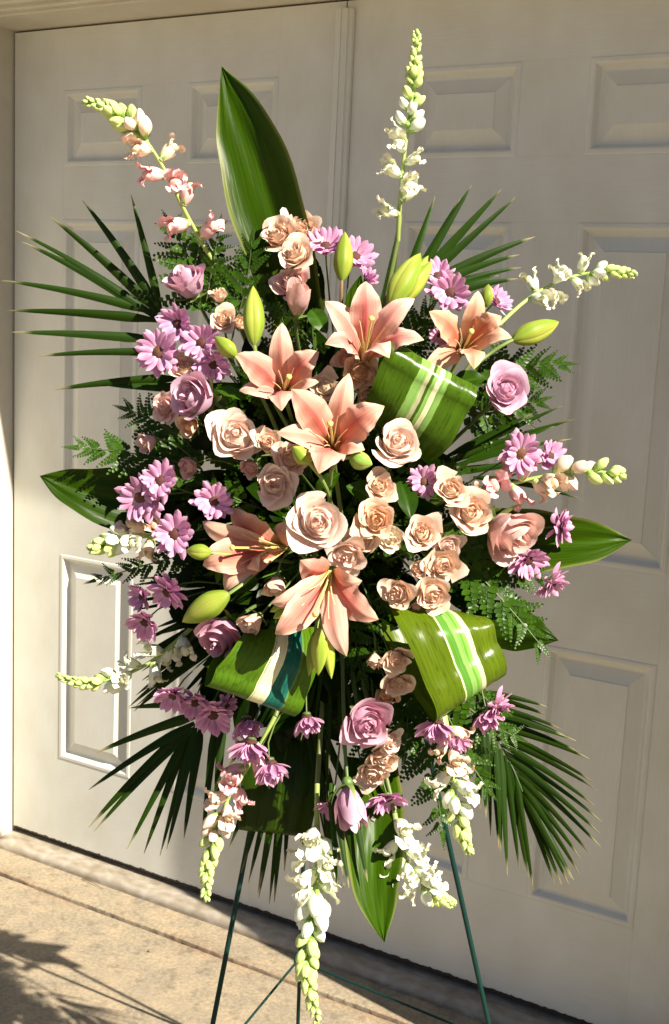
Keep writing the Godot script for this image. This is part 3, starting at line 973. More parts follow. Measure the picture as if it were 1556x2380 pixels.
	# ferns -------------------------------------------------------------------------
	var tv := BACK
	fern("fern frond feathering up at the upper left under the pink snapdragon", [500, 700, 1.94], [450, 620, 1.93], [395, 520, 1.92], 7, 130, way(0.2, 0.2, 1))
	fern("fern frond standing against the tall upright leaf", [545, 760, 1.92], [580, 660, 1.90], [585, 560, 1.89], 7, 110, way(-0.2, 0, 1))
	fern("fern frond reaching up beside the pink snapdragon stalk", [480, 700, 1.93], [495, 620, 1.92], [512, 515, 1.91], 7, 80, way(-0.3, 0, 1))
	fern("sunlit fern frond pointing left above the dark broad leaf", [470, 1090, 1.95], [340, 1050, 1.93], [172, 1040, 1.92], 9, 120, way(0.2, 0.3, 1))
	fern("dark fern frond pointing left behind the pale half-open rosebud", [470, 1060, 1.96], [390, 980, 1.95], [290, 950, 1.95], 8, 110, way(0.1, 0.1, 1))
	fern("dark fern frond trailing left under the small green snapdragon", [500, 1270, 1.97], [380, 1300, 1.96], [210, 1352, 1.95], 9, 90, way(0.0, 0.4, 1))
	fern("bright fern frond at the right above the lavender rose", [1120, 900, 1.93], [1200, 850, 1.91], [1318, 846, 1.90], 8, 110, way(-0.2, 0.3, 1))
	fern("fern frond fanned out behind the right lavender rose", [1080, 960, 1.94], [1170, 960, 1.93], [1260, 930, 1.93], 7, 110, tv)
	fern("glossy fern frond hanging at the lower right beside the pink side-facing rose", [1020, 1250, 1.89], [1120, 1330, 1.86], [1262, 1505, 1.85], 10, 150, way(0.1, 0.4, 1))
	fern("second glossy fern frond spread under the pink daisies at right", [1040, 1280, 1.89], [1150, 1330, 1.87], [1265, 1340, 1.87], 8, 110, way(0.0, 0.4, 1))
	fern("dark fern frond drooping between the lavender roses at the bottom", [960, 1600, 1.95], [1010, 1750, 1.93], [1030, 1945, 1.91], 9, 130, way(0.1, 0, 1))
	fern("pale fern frond peeping out below the lime-striped fold", [1040, 1600, 1.90], [1120, 1680, 1.88], [1205, 1715, 1.87], 7, 100, way(0, 0.3, 1))
	fern("fern frond ending beside the cream snapdragon at lower right", [1020, 1640, 1.91], [1080, 1760, 1.89], [1140, 1840, 1.88], 7, 100, way(0.1, 0.1, 1))
	var inner := [[770, 1250, 640, 1120, 560, 1040], [770, 1250, 720, 1120, 700, 960], [770, 1250, 850, 1160, 960, 1080], [770, 1280, 900, 1290, 1040, 1220], [770, 1300, 900, 1370, 1000, 1460], [760, 1320, 820, 1450, 850, 1580], [760, 1320, 690, 1430, 640, 1560], [760, 1290, 640, 1290, 500, 1330], [760, 1240, 620, 1190, 480, 1130], [770, 1200, 780, 1060, 800, 860], [720, 1100, 640, 960, 560, 840], [850, 1100, 930, 980, 1010, 860], [900, 1250, 980, 1180, 1080, 1080], [600, 1150, 520, 1010, 470, 880], [700, 900, 680, 820, 650, 720], [900, 860, 950, 790, 1000, 720], [930, 1500, 960, 1620, 940, 1760], [830, 1560, 860, 1680, 880, 1800]]
	var inner_labels := ["dark fern tucked behind the fully open blush rose", "dark fern between the centre lily and the blush rose at its left", "dark fern behind the cream blush rose at right of centre", "dark fern under the deep peach and small cream roses", "dark fern below the lower right trio of peach roses", "dark fern under the lowest lily, hanging downward", "dark fern behind the shaded dusky pink rose", "dark fern left of the largest blush rose, behind the half-shaded lily", "dark fern behind the lone daisy above the half-shaded lily", "dark fern behind the centre lily's top petal", "dark fern behind the left lily's lower petals", "dark fern behind the upper folded striped leaf", "dark fern behind the shaded daisy at right of centre", "dark fern behind the outward lavender rose at left", "dark fern under the closed pink rosebud near the top", "dark fern below the leaning trio of lily buds", "dark fern left of the lime-striped fold, above the mauve rose", "dark fern hanging behind the mauve rose"]
	for k in inner.size():
		var q = inner[k]
		fern(inner_labels[k], [q[0], q[1], 1.97], [q[2], q[3], 1.93], [q[4], q[5], 1.90], 8, 125, way(rng.randf_range(-0.3, 0.3), rng.randf_range(-0.3, 0.3), 1), "dark ferns filling the middle of the spray")
	# glossy leaves -------------------------------------------------------------------
	var lg := Color(0.024, 0.060, 0.005)
	small_leaf("ribbed green leaf above the deep peach spray rose", [905, 1180, 1.82], [805, 1130, 1.80], 34, lg * 1.6, way(0.3, 0.5, 1))
	small_leaf("dark green leaf right of the upright peach spray rose", [930, 1118, 1.83], [955, 1205, 1.80], 26, lg, way(0.3, 0, 1))
	small_leaf("fresh green leaf under the centre lily's lowest petal", [735, 1150, 1.81], [790, 1100, 1.79], 20, lg * 2.0, way(0.1, 0.5, 1))
	small_leaf("green leaf beside the closed pink bud near the top", [722, 720, 1.86], [760, 775, 1.85], 22, lg * 1.6, way(-0.1, 0.6, 1))
	small_leaf("silvery green leaf right of the large left lavender rose", [505, 905, 1.83], [575, 930, 1.82], 16, lg * 1.8, way(0.3, 0.6, 1))
	small_leaf("green leaf below the right lily beside the lavender rose", [1050, 895, 1.86], [1130, 880, 1.86], 26, lg * 1.2, way(0, 0.7, 1))
	small_leaf("tiny green leaf hanging under the half-shaded lily", [512, 1320, 1.80], [505, 1355, 1.79], 8, lg * 2.4, way(0.2, 0.2, 1))
	small_leaf("small green leaf behind the long lime lily bud at lower left", [600, 1345, 1.83], [530, 1380, 1.81], 18, lg * 2.0, way(0.2, 0.4, 1))
	# the dense dark leaves that fill the spray behind the blooms read as one mass
	var st := SurfaceTool.new()
	st.begin(Mesh.PRIMITIVE_TRIANGLES)
	for k in 260:
		var a := rng.randf() * TAU
		var r0 := rng.randf_range(0.05, 0.75)
		var r1 := r0 + rng.randf_range(0.18, 0.34)
		var turn := rng.randf_range(-0.35, 0.35)
		var p := at(738 + cos(a) * 385 * r0, 1265 + sin(a) * 500 * r0, (2.0 - 0.05 * r0) * NEARER)
		var q := at(738 + cos(a + turn) * 385 * r1, 1265 + sin(a + turn) * 500 * r1, rng.randf_range(1.90, 1.97) * NEARER)
		var w := rng.randf_range(26, 44) * 1.85 * NEARER / 2833.0
		var nrm := way(rng.randf_range(-0.5, 0.5), rng.randf_range(-0.4, 0.5), 1)
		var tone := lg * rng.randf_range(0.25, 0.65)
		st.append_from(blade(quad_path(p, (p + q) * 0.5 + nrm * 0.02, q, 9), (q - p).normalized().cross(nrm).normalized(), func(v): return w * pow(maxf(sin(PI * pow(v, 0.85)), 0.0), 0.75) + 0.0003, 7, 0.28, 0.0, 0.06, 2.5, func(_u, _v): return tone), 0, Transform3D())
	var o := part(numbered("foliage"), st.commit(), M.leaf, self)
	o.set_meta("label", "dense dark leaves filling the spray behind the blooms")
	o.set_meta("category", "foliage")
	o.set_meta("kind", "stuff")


# ---- roses --------------------------------------------------------------------------------
func palette(variety: String) -> Array:
	# heart, body, rim
	match variety:
		"lavender":
			return [Color(0.60, 0.31, 0.48), Color(0.70, 0.46, 0.63), Color(0.76, 0.56, 0.70)]
		"mauve":
			return [Color(0.60, 0.27, 0.41), Color(0.67, 0.39, 0.53), Color(0.73, 0.50, 0.61)]
		"blush":
			return [Color(0.82, 0.56, 0.45), Color(0.85, 0.70, 0.61), Color(0.87, 0.78, 0.69)]
		"pink":
			return [Color(0.80, 0.52, 0.46), Color(0.81, 0.56, 0.55), Color(0.85, 0.70, 0.64)]
		"deep":
			return [Color(0.82, 0.47, 0.23), Color(0.83, 0.60, 0.41), Color(0.86, 0.71, 0.55)]
		"cream":
			return [Color(0.80, 0.72, 0.47), Color(0.82, 0.76, 0.58), Color(0.84, 0.79, 0.64)]
	return [Color(0.83, 0.56, 0.37), Color(0.84, 0.66, 0.51), Color(0.87, 0.75, 0.61)]


func rose_petal(R: float, H: float, phi: float, flare: float, curl: float, ruf: float, point: float, pal: Array, t: float) -> ArrayMesh:
	var nu := 11
	var nv := 10
	var pts := PackedVector3Array()
	var cols := PackedColorArray()
	var s1 := rng.randf() * 6.0
	var s2 := rng.randf() * 6.0
	var skew := rng.randf_range(-0.10, 0.10)
	var heart_col: Color = pal[0]
	var body: Color = pal[1]
	var rim: Color = pal[2]
	for j in nv:
		var v := float(j) / (nv - 1)
		for i in nu:
			var u := 2.0 * i / (nu - 1) - 1.0
			var vt := v * (1.0 - 0.24 * pow(absf(u), 2.4) + point * exp(-pow(u / 0.30, 2)) + skew * u)
			var a := u * phi * (0.45 + 0.55 * sqrt(v))
			var rad := R * pow(sin(minf(vt * 1.45, 1.0) * PI * 0.5), 0.8) + flare * R * pow(maxf(0.0, vt - 0.35), 1.4) * 1.5
			var roll := maxf(0.0, vt - 0.74)
			rad += curl * roll * 1.5
			rad *= 1.0 + 0.10 * u
			rad += ruf * 0.11 * sin(u * 5.0 + s1) * vt * vt
			var y := H * vt - curl * roll * roll * 5.5 + ruf * 0.08 * sin(u * 6.0 + s2) * vt * vt
			pts.append(Vector3(cos(a) * rad, y, sin(a) * rad))
			var c := heart_col.lerp(body, clampf(t * 1.5 + vt * 0.45 - 0.15, 0.0, 1.0)).lerp(rim, smoothstep(0.70, 1.0, vt) * 0.85 + 0.15 * absf(u))
			cols.append(c)
	return grid(pts, nu, nv, cols)


func rose_template(kind: String, variety: String, variant: int) -> Node3D:
	var key := "%s/%s/%d" % [kind, variety, variant]
	if protos.has(key):
		return protos[key]
	var o := Node3D.new()
	var pal := palette(variety)
	# for each shape: petals, base radii, heights, flares, rim curl, ruffle, point, tilt
	var shapes := {
		"open": [28, 0.05, 0.70, 0.92, 0.66, -0.06, 0.74, 0.18, 0.55, 0.06, 0.10],
		"half": [20, 0.06, 0.66, 1.18, 1.02, -0.14, 0.42, 0.18, 0.25, 0.06, 0.05],
		"bud": [12, 0.06, 0.56, 1.45, 1.36, -0.22, -0.08, 0.08, 0.15, 0.03, 0.03],
		"spray": [23, 0.07, 0.68, 0.90, 0.66, -0.02, 0.80, 0.16, 0.85, 0.12, 0.14],
		"spraybud": [13, 0.09, 0.62, 1.12, 1.02, -0.08, 0.40, 0.14, 0.70, 0.10, 0.10],
	}
	var q: Array = shapes[kind]
	var n: int = q[0]
	for k in n:
		var t := float(k) / (n - 1)
		var phi := lerpf(1.8, 0.88, pow(t, 0.55))
		var R := lerpf(q[1], q[2], pow(t, 0.9)) * rng.randf_range(0.86, 1.12)
		var H := lerpf(q[3], q[4], t * t) * rng.randf_range(0.86, 1.08)
		var fl := lerpf(q[5], q[6], pow(t, 1.5)) + rng.randf_range(-0.06, 0.06)
		var m := rose_petal(R, H, phi, fl, q[7] * smoothstep(0.3, 1.0, t) * rng.randf_range(0.4, 1.5), q[8] * (0.35 + 0.65 * t), q[9] * rng.randf_range(0.2, 1.4), pal, t)
		var a := k * 2.39996 * (1.0 if variant != 1 else -1.0) + rng.randf_range(-0.6, 0.6)
		var tilt: float = q[10]
		var b := Basis(Vector3.UP, a) * Basis(Vector3.RIGHT, rng.randf_range(-tilt, tilt)) * Basis(Vector3.BACK, rng.randf_range(-tilt, tilt))
		part("petal", m, M.petal, o, Transform3D(b, Vector3.ZERO))
	# the tightly packed petals between the ones built singly
	var core := {"open": [[0.0, 0.84], [0.12, 0.80], [0.30, 0.70], [0.48, 0.60], [0.60, 0.44], [0.52, 0.22], [0.1, 0.02]], "spray": [[0.0, 0.80], [0.14, 0.76], [0.30, 0.68], [0.46, 0.58], [0.54, 0.42], [0.44, 0.20], [0.1, 0.02]], "half": [[0.0, 1.00], [0.16, 0.95], [0.34, 0.84], [0.48, 0.66], [0.48, 0.40], [0.35, 0.15], [0.1, 0.02]], "bud": [[0.0, 1.18], [0.14, 1.12], [0.30, 0.95], [0.38, 0.65], [0.34, 0.35], [0.2, 0.12], [0.06, 0.02]], "spraybud": [[0.0, 0.95], [0.14, 0.90], [0.32, 0.80], [0.42, 0.62], [0.40, 0.38], [0.3, 0.15], [0.1, 0.02]]}
	var cp := PackedVector3Array()
	var cc := PackedColorArray()
	for e in core[kind]:
		for i in 19:
			var g := TAU * (i % 18) / 18
			var wob := 1.0 + 0.07 * sin(g * 3.0 + e[0] * 9.0)
			cp.append(Vector3(cos(g) * e[0] * wob, e[1] + 0.02 * sin(g * 5.0), sin(g) * e[0] * wob))
			cc.append((pal[0] as Color).lerp(pal[1], clampf(e[0] * 1.6, 0.0, 1.0)))
	part("inner_petals", grid(cp, 19, 7, cc), M.petal, o)
	var green := Color(0.10, 0.18, 0.04)
	part("calyx", ball(Vector3(0.20, 0.22, 0.20), 8, 6, 0.0, green), M.stem, o, Transform3D(Basis(), Vector3(0, -0.08, 0)))
	for k in 5:
		var a := TAU * k / 5 + 0.3
		var out := Vector3(cos(a), 0, sin(a))
		var spread := 0.62 if kind == "bud" or kind == "spraybud" else 0.75
		var path := quad_path(Vector3(0, -0.05, 0) + out * 0.12, out * spread + Vector3(0, 0.05, 0), out * (spread + 0.12) + Vector3(0, 0.62 if kind == "bud" else 0.30, 0), 8)
		part("sepal", blade(path, Vector3(-sin(a), 0, cos(a)), func(v): return 0.13 * pow(1.0 - v, 0.8) + 0.004, 5, 0.2, 0.0, 0.05, 2.0, func(_u, v): return green.lerp(Color(0.26, 0.30, 0.10), v)), M.stem, o)
	protos[key] = o
	return o


func stem_of(o: Node3D, base: Vector3, f: Vector3, r: float, c0: Color, c1: Color, goal := Vector3.INF):
	var end := heart + Vector3(rng.randf_range(-0.05, 0.05), rng.randf_range(-0.12, 0.12), rng.randf_range(-0.03, 0.03)) if goal == Vector3.INF else goal
	var far := (end - base).length()
	var path := cubic_path(base, base - f * minf(0.06, far * 0.4), base.lerp(end, 0.6) - BACK * 0.03, end, 9)
	world_part("stalk", tube(path, r, r * 1.25, 6, [c0, c1]), M.stem, o)


func bloom(kind: String, variety: String, px: float, py: float, r: float, f: Vector3, dd: float, label: String, called: String, group: String, idx: int):
	var d := dome(px, py) + dd
	var s := r * d / 2833.0 / (1.02 if kind == "open" else 0.89 if kind == "spray" else 0.74 if kind == "half" or kind == "spraybud" else 0.55)
	var centre := at(px, py, d)
	var base := centre - f * s * (0.5 if kind == "open" or kind == "spray" else 0.62)
	var o: Node3D = rose_template(kind, variety, idx % 3).duplicate()
	o.name = numbered(called)
	add_child(o)
	o.transform = Transform3D(facing(f, idx * 1.7, s), base)
	o.set_meta("label", label)
	o.set_meta("category", "rose")
	o.set_meta("group", group)
	var spray := kind.begins_with("spray")
	stem_of(o, base - f * s * 0.2, f, 0.0014 if spray else 0.0026, Color(0.10, 0.16, 0.04), Color(0.03, 0.06, 0.015))


# ---- daisies --------------------------------------------------------------------------------
func daisy_template(kind: int) -> Node3D:
	var key := "daisy%d" % kind
	if protos.has(key):
		return protos[key]
	if daisy_petals.is_empty():
		for v in 5:
			var lift := [0.10, 0.02, 0.16, -0.05, 0.08][v] as float
			var path := cubic_path(Vector3(0.20, 0, 0), Vector3(0.4, 0.03, 0), Vector3(0.7, lift * 0.5, 0), Vector3(1.0, lift, rng.randf_range(-0.05, 0.05)), 9)
			var w := rng.randf_range(0.155, 0.20)
			var k := rng.randf_range(0.88, 1.12)
			daisy_petals.append(blade(path, Vector3(0, 0, -1), func(t): return w * (0.38 + 0.62 * smoothstep(0.0, 0.55, t)) * pow(maxf(1.0 - pow(t, 5.0), 0.0), 0.6) + 0.004, 7, 0.0, 0.36, 0.03, 1.5,
				func(u, t): return (Color(0.74, 0.58, 0.68).lerp(Color(0.61, 0.315, 0.49), smoothstep(0.0, 0.5, t)).lerp(Color(0.70, 0.44, 0.60), smoothstep(0.5, 1.0, t)) * (k * (1.0 - 0.10 * cos(u * 8.0))))))
	var o := Node3D.new()
	var cups := [[0.10, 0.34, 0.55], [0.36, 0.60, 0.80], [-0.05, 0.28, 0.55], [0.80, 1.0, 1.15]]
	var cup: Array = cups[kind]
	var rows := [[15, 1.0, 0.0], [13, 0.88, 0.03], [6, 0.62, 0.05]]
	for ring in (2 if kind < 2 else 3):
		var n: int = rows[ring][0]
		for k in n:
			var a := TAU * (k + 0.5 * ring) / n + rng.randf_range(-0.12, 0.12)
			var lift: float = cup[ring] + rng.randf_range(-0.32, 0.34)
			var s: float = rows[ring][1] * rng.randf_range(0.78, 1.10)
			var b := Basis(Vector3.UP, a) * Basis(Vector3.BACK, lift) * Basis(Vector3.RIGHT, rng.randf_range(-0.55, 0.55))
			part("petal", daisy_petals[rng.randi() % 5], M.daisy, o, Transform3D(b.scaled_local(Vector3(s, s, s)), Vector3(0, rows[ring][2], 0)))
	var dark := Color(0.075, 0.022, 0.016)
	if kind == 0:
		dark = Color(0.11, 0.045, 0.02)
	part("flower_centre", ball(Vector3(0.25, 0.13, 0.25), 12, 7, 0.10, dark), M.disc, o, Transform3D(Basis(), Vector3(0, 0.10, 0)))
	part("calyx", ball(Vector3(0.20, 0.11, 0.20), 9, 6, 0.06, Color(0.09, 0.14, 0.04)), M.stem, o, Transform3D(Basis(), Vector3(0, -0.06, 0)))
	protos[key] = o
	return o


func daisy(kind: int, px: float, py: float, r: float, f: Vector3, dd: float, label: String, idx: int) -> Node3D:
	var d := dome(px, py) + dd
	var s: float = r * d / 2833.0 / (0.78 if kind != 3 else 0.66)
	var base: Vector3 = at(px, py, d) - f * s * ([0.22, 0.36, 0.12, 0.5][kind] as float)
	var o: Node3D = daisy_template(kind).duplicate()
	o.name = numbered("lavender_daisy")
	add_child(o)
	o.transform = Transform3D(facing(f, idx * 2.1, s), base)
	o.set_meta("label", label)
	o.set_meta("category", "daisy")
	o.set_meta("group", "lavender daisies spread through the spray")
	stem_of(o, base - f * s * 0.12, f, 0.0012, Color(0.10, 0.16, 0.04), Color(0.03, 0.06, 0.015))
	return o


# ---- lilies -----------------------------------------------------------------------------------
func lily(label: String, throat: Array, axis: Vector3, tips: Array, widths: Array, pistil_tip: Array, warm: float, dd := 0.0):
	var d := dome(throat[0], throat[1]) + dd
	var T := at(throat[0], throat[1], d)
	var o := thing("peach_lily", label, "lily", T, "salmon pink lilies in the spray")
	var deep := Color(0.56, 0.11, 0.12).lerp(Color(0.50, 0.14, 0.065), warm)
	var body := Color(0.68, 0.31, 0.275).lerp(Color(0.63, 0.32, 0.175), warm)
	var edge := Color(0.82, 0.62, 0.53).lerp(Color(0.79, 0.60, 0.40), warm)
	var base := T - axis * 0.042
	for k in tips.size():
		var q = tips[k]
		var tip := at(q[0], q[1], d + q[2])
		var out := (tip - T) - axis * (tip - T).dot(axis)
		var len := (tip - base).length()
		out = out.normalized()
		var side := axis.cross(out).normalized()
		var c1 := base + axis * len * 0.42 + out * len * 0.10
		var c2 := tip - out * len * 0.36 + axis * len * 0.22
		var path := cubic_path(base + out * 0.003, c1, c2, tip, 17)
		var w: float = widths[k] * 0.90 * d / 2833.0
		var outer := k % 2 == 1
		var m := blade(path, side, func(v): return w * pow(maxf(sin(PI * pow(v, 0.95)), 0.0), 0.68) * (0.55 + 0.45 * smoothstep(0.05, 0.5, v)) + 0.0004, 15, 0.42, -0.16, 0.15 if not outer else 0.06, 4.2,
			func(u, v):
				var c := body.lerp(edge, clampf((0.45 if outer else 0.0) + smoothstep(0.35, 1.0, absf(u)) * 0.85 + 0.55 * smoothstep(0.6, 1.0, v), 0.0, 1.0))
				c = c.lerp(deep, exp(-pow(u / 0.20, 2)) * ((0.35 if outer else 0.85) * (1.0 - smoothstep(0.5, 0.92, v))))
				c = c.lerp(deep, 0.45 * maxf(0.0, sin(absf(u) * 19.0 + 1.0)) * (1.0 - smoothstep(0.2, 0.85, v)) * (1.0 - absf(u)))
				return c.lerp(Color(0.42, 0.40, 0.10), (1.0 - smoothstep(0.05, 0.30, v)) * 0.9).lerp(Color(0.60, 0.58, 0.24), smoothstep(0.94, 1.0, v) * 0.6))
		world_part("petal", m, M.lily, o)
	var pt := at(pistil_tip[0], pistil_tip[1], d + pistil_tip[2])
	var span := (pt - base).length()
	var pd := (pt - base).normalized()
	var yellow := Color(0.66, 0.56, 0.20)
	var p := part("pistil", tube(quad_path(base, base + (axis + pd).normalized() * span * 0.5, pt, 9), 0.0017, 0.0017, 6, [Color(0.50, 0.52, 0.14), yellow]), M.stem, o, o.transform.affine_inverse())
	var up := pd.cross(Vector3(0.2, 0.4, 0.9)).normalized()
	part("stigma", ball(Vector3(0.0042, 0.0028, 0.0042), 9, 6, 0.12, Color(0.62, 0.56, 0.16)), M.stem, p, Transform3D(Basis(up, pd, up.cross(pd)), pt))
	var sx := pd.cross(UPWARD + RIGHT * 0.3).normalized()
	var sy := pd.cross(sx).normalized()
	for k in 6:
		var a := TAU * k / 6.0 + 0.4
		var out := sx * cos(a) + sy * sin(a)
		var end := base + pd * span * rng.randf_range(0.68, 0.86) + out * span * 0.20
		world_part("stamen", tube(quad_path(base + out * 0.002, base + pd * span * 0.45 + out * span * 0.05, end, 8), 0.0012, 0.0006, 5, [Color(0.52, 0.50, 0.15), Color(0.74, 0.60, 0.34)]), M.stem, o)
	stem_of(o, base, axis, 0.0030, Color(0.24, 0.30, 0.08), Color(0.08, 0.13, 0.03))


func lily_bud(label: String, base: Array, tip: Array, half: float, dd: float, tone: Color, stalk_goal := [], open := 0.0):
	var da: float = dome(base[0], base[1]) + dd
	var db: float = dome(tip[0], tip[1]) + dd - 0.012
	var a := at(base[0], base[1], da)
	var b := at(tip[0], tip[1], db)
	var o := thing("lily_bud", label, "lily bud", a, "green lily buds")
	var len := (b - a).length()
	var t := (b - a).normalized()
	var x := t.cross(BACK).normalized()
	var z := x.cross(t)
	var w := half * da / 2833.0
	var turn := rng.randf() * TAU
	for k in 3:
		var pts := PackedVector3Array()
		var cols := PackedColorArray()
		for j in 13:
			var v := j / 12.0
			var prof := pow(maxf(sin(PI * pow(v, 0.78)), 0.0), 0.62) * (0.72 + 0.28 * smoothstep(0.0, 0.4, v)) * (1.0 - 0.25 * smoothstep(0.7, 1.0, v))
			for i in 11:
				var u := i / 5.0 - 1.0
				var g := turn + TAU * k / 3.0 + u * 1.13
				var r := w * prof * (0.90 + 0.24 * cos(u * 1.45) - 0.07 * exp(-pow(u / 0.16, 2))) + 0.0002
				pts.append(a + t * (len * v) + (x * cos(g) + z * sin(g)) * r + (x * cos(turn + TAU * k / 3.0) + z * sin(turn + TAU * k / 3.0)) * (open * len * v * v * 0.2))
				var c := tone.lerp(tone * Color(0.70, 0.86, 0.7), exp(-pow(u / 0.28, 2))).lerp(Color(0.62, 0.60, 0.16), 0.5 * smoothstep(0.3, 0.9, absf(u)) * v)
				cols.append(c.lerp(Color(0.20, 0.30, 0.05), 0.5 * (1.0 - smoothstep(0.0, 0.25, v))))
		world_part("bud_scale", grid(pts, 11, 13, cols), M.bud, o)
	var goal := Vector3.INF if stalk_goal.is_empty() else at(stalk_goal[0], stalk_goal[1], stalk_goal[2] * NEARER)
	var brown := stalk_goal.size() > 3
	stem_of(o, a + t * 0.002, t, 0.0026, Color(0.20, 0.12, 0.06) if brown else Color(0.18, 0.26, 0.06), Color(0.08, 0.13, 0.03), goal)


# ---- snapdragons ----------------------------------------------------------------------------------
func calyx_mesh(size: float) -> ArrayMesh:
	var st := SurfaceTool.new()
	st.begin(Mesh.PRIMITIVE_TRIANGLES)
	var g := Color(0.22, 0.36, 0.08)
	st.append_from(ball(Vector3(0.13, 0.11, 0.13) * size, 7, 5, 0.0, g), 0, Transform3D(Basis(), Vector3(0, 0.04, 0)))
	for k in 5:
		var a := TAU * k / 5
		var out := Vector3(cos(a), 0, sin(a))
		var path := quad_path(out * 0.10 * size, out * 0.20 * size + Vector3(0, 0.12, 0) * size, out * 0.19 * size + Vector3(0, 0.27, 0) * size, 5)
		st.append_from(blade(path, Vector3(-sin(a), 0, cos(a)), func(v): return 0.085 * size * pow(1.0 - v * 0.92, 0.7), 3, 0.2, 0, 0, 1.0, func(_u, v): return g.lerp(Color(0.30, 0.44, 0.12), v)), 0, Transform3D())
	return st.commit()


func floret_template(variety: String, variant: int) -> Node3D:
	var key := "floret/%s/%d" % [variety, variant]
	if protos.has(key):
		return protos[key]
	var m: Material = M["snap_" + variety]
	var root := MeshInstance3D.new()
	root.name = "floret"
	root.material_override = m
	# corolla tube
	var pts := PackedVector3Array()
	var cols := PackedColorArray()
	for j in 9:
		var v := j / 8.0
		var r := lerpf(0.12, 0.23, smoothstep(0.0, 1.0, v)) + 0.05 * sin(v * PI)
		var c := Vector3(0, v * 0.60, 0.03 * v * v)
		for i in 11:
			var a := TAU * (i % 10) / 10
			pts.append(c + Vector3(cos(a) * r * 0.95, 0, sin(a) * r * 1.05) * (1.0 + 0.06 * sin(a * 4.0)))
			cols.append(Color(0.96, 1.0, 0.86).lerp(Color.WHITE, v))
	root.mesh = grid(pts, 11, 9, cols)
	var up := SurfaceTool.new()
	up.begin(Mesh.PRIMITIVE_TRIANGLES)
	for s in [-1.0, 1.0]:
		var path := cubic_path(Vector3(s * 0.09, 0.52, 0.22), Vector3(s * 0.12, 0.76, 0.28), Vector3(s * 0.16, 0.96, 0.26), Vector3(s * 0.20, rng.randf_range(0.96, 1.06), rng.randf_range(0.36, 0.46)), 8)
		up.append_from(blade(path, Vector3(1, 0.1, 0.15 * s), func(v): return 0.25 * pow(maxf(1.0 - pow(v, 4.0), 0.0), 0.6) * (0.75 + 0.4 * v) + 0.004, 7, 0.0, -0.3, 0.22, 1.8, func(_u, v): return Color.WHITE.lerp(Color(1, 0.93, 0.94), v)), 0, Transform3D())
	part("upper_lip", up.commit(), m, root)
	var lo := SurfaceTool.new()
	lo.begin(Mesh.PRIMITIVE_TRIANGLES)
	for s in [-1.0, 0.0, 1.0]:
		var path := cubic_path(Vector3(s * 0.10, 0.52, -0.18), Vector3(s * 0.16, 0.78, -0.14), Vector3(s * 0.24, 0.92, -0.20), Vector3(s * 0.28, 0.82, rng.randf_range(-0.42, -0.32)), 8)
		lo.append_from(blade(path, Vector3(1, 0.15 * s, 0), func(v): return 0.21 * pow(maxf(1.0 - pow(v, 4.0), 0.0), 0.6) * (0.7 + 0.4 * v) + 0.004, 7, 0.0, 0.3, 0.22, 1.7, func(_u, v): return Color(1, 1, 0.9).lerp(Color(1, 0.94, 0.95), v)), 0, Transform3D())
	lo.append_from(ball(Vector3(0.23, 0.19, 0.17), 8, 6, 0.05, Color(1, 0.98, 0.82)), 0, Transform3D(Basis(), Vector3(0, 0.66, -0.02)))
	part("lower_lip", lo.commit(), m, root)
	part("calyx", calyx_mesh(1.0), M.stem, root)
	protos[key] = root
	return root


func snap_bud_template(variety: String, variant: int) -> Node3D:
	var key := "snapbud/%s/%d" % [variety, variant]
	if protos.has(key):
		return protos[key]
	var root := MeshInstance3D.new()
	root.name = "flower_bud"
	root.material_override = M["snap_" + variety]
	var pts := PackedVector3Array()
	var cols := PackedColorArray()
	var bend := rng.randf_range(0.05, 0.22)
	for j in 10:
		var v := j / 9.0
		var r := 0.275 * pow(maxf(sin(PI * (0.06 + 0.92 * pow(v, 1.15))), 0.0), 0.6)
		for i in 11:
			var a := TAU * (i % 10) / 10
			pts.append(Vector3(cos(a) * r, v * 0.86, sin(a) * r + bend * v * v * 0.8) + Vector3(cos(a), 0, sin(a)) * (0.035 * cos(a * 2.0 + 0.6) * v + 0.022 * cos(a * 5.0) * smoothstep(0.2, 0.8, v) - 0.05 * exp(-pow((v - 0.72) / 0.07, 2)) * maxf(0.0, sin(a))))
			cols.append(Color(0.84, 1.0, 0.66).lerp(Color.WHITE, smoothstep(0.1, 0.6, v)))
	root.mesh = grid(pts, 11, 10, cols)
	part("calyx", calyx_mesh(1.25), M.stem, root)
	protos[key] = root
	return root


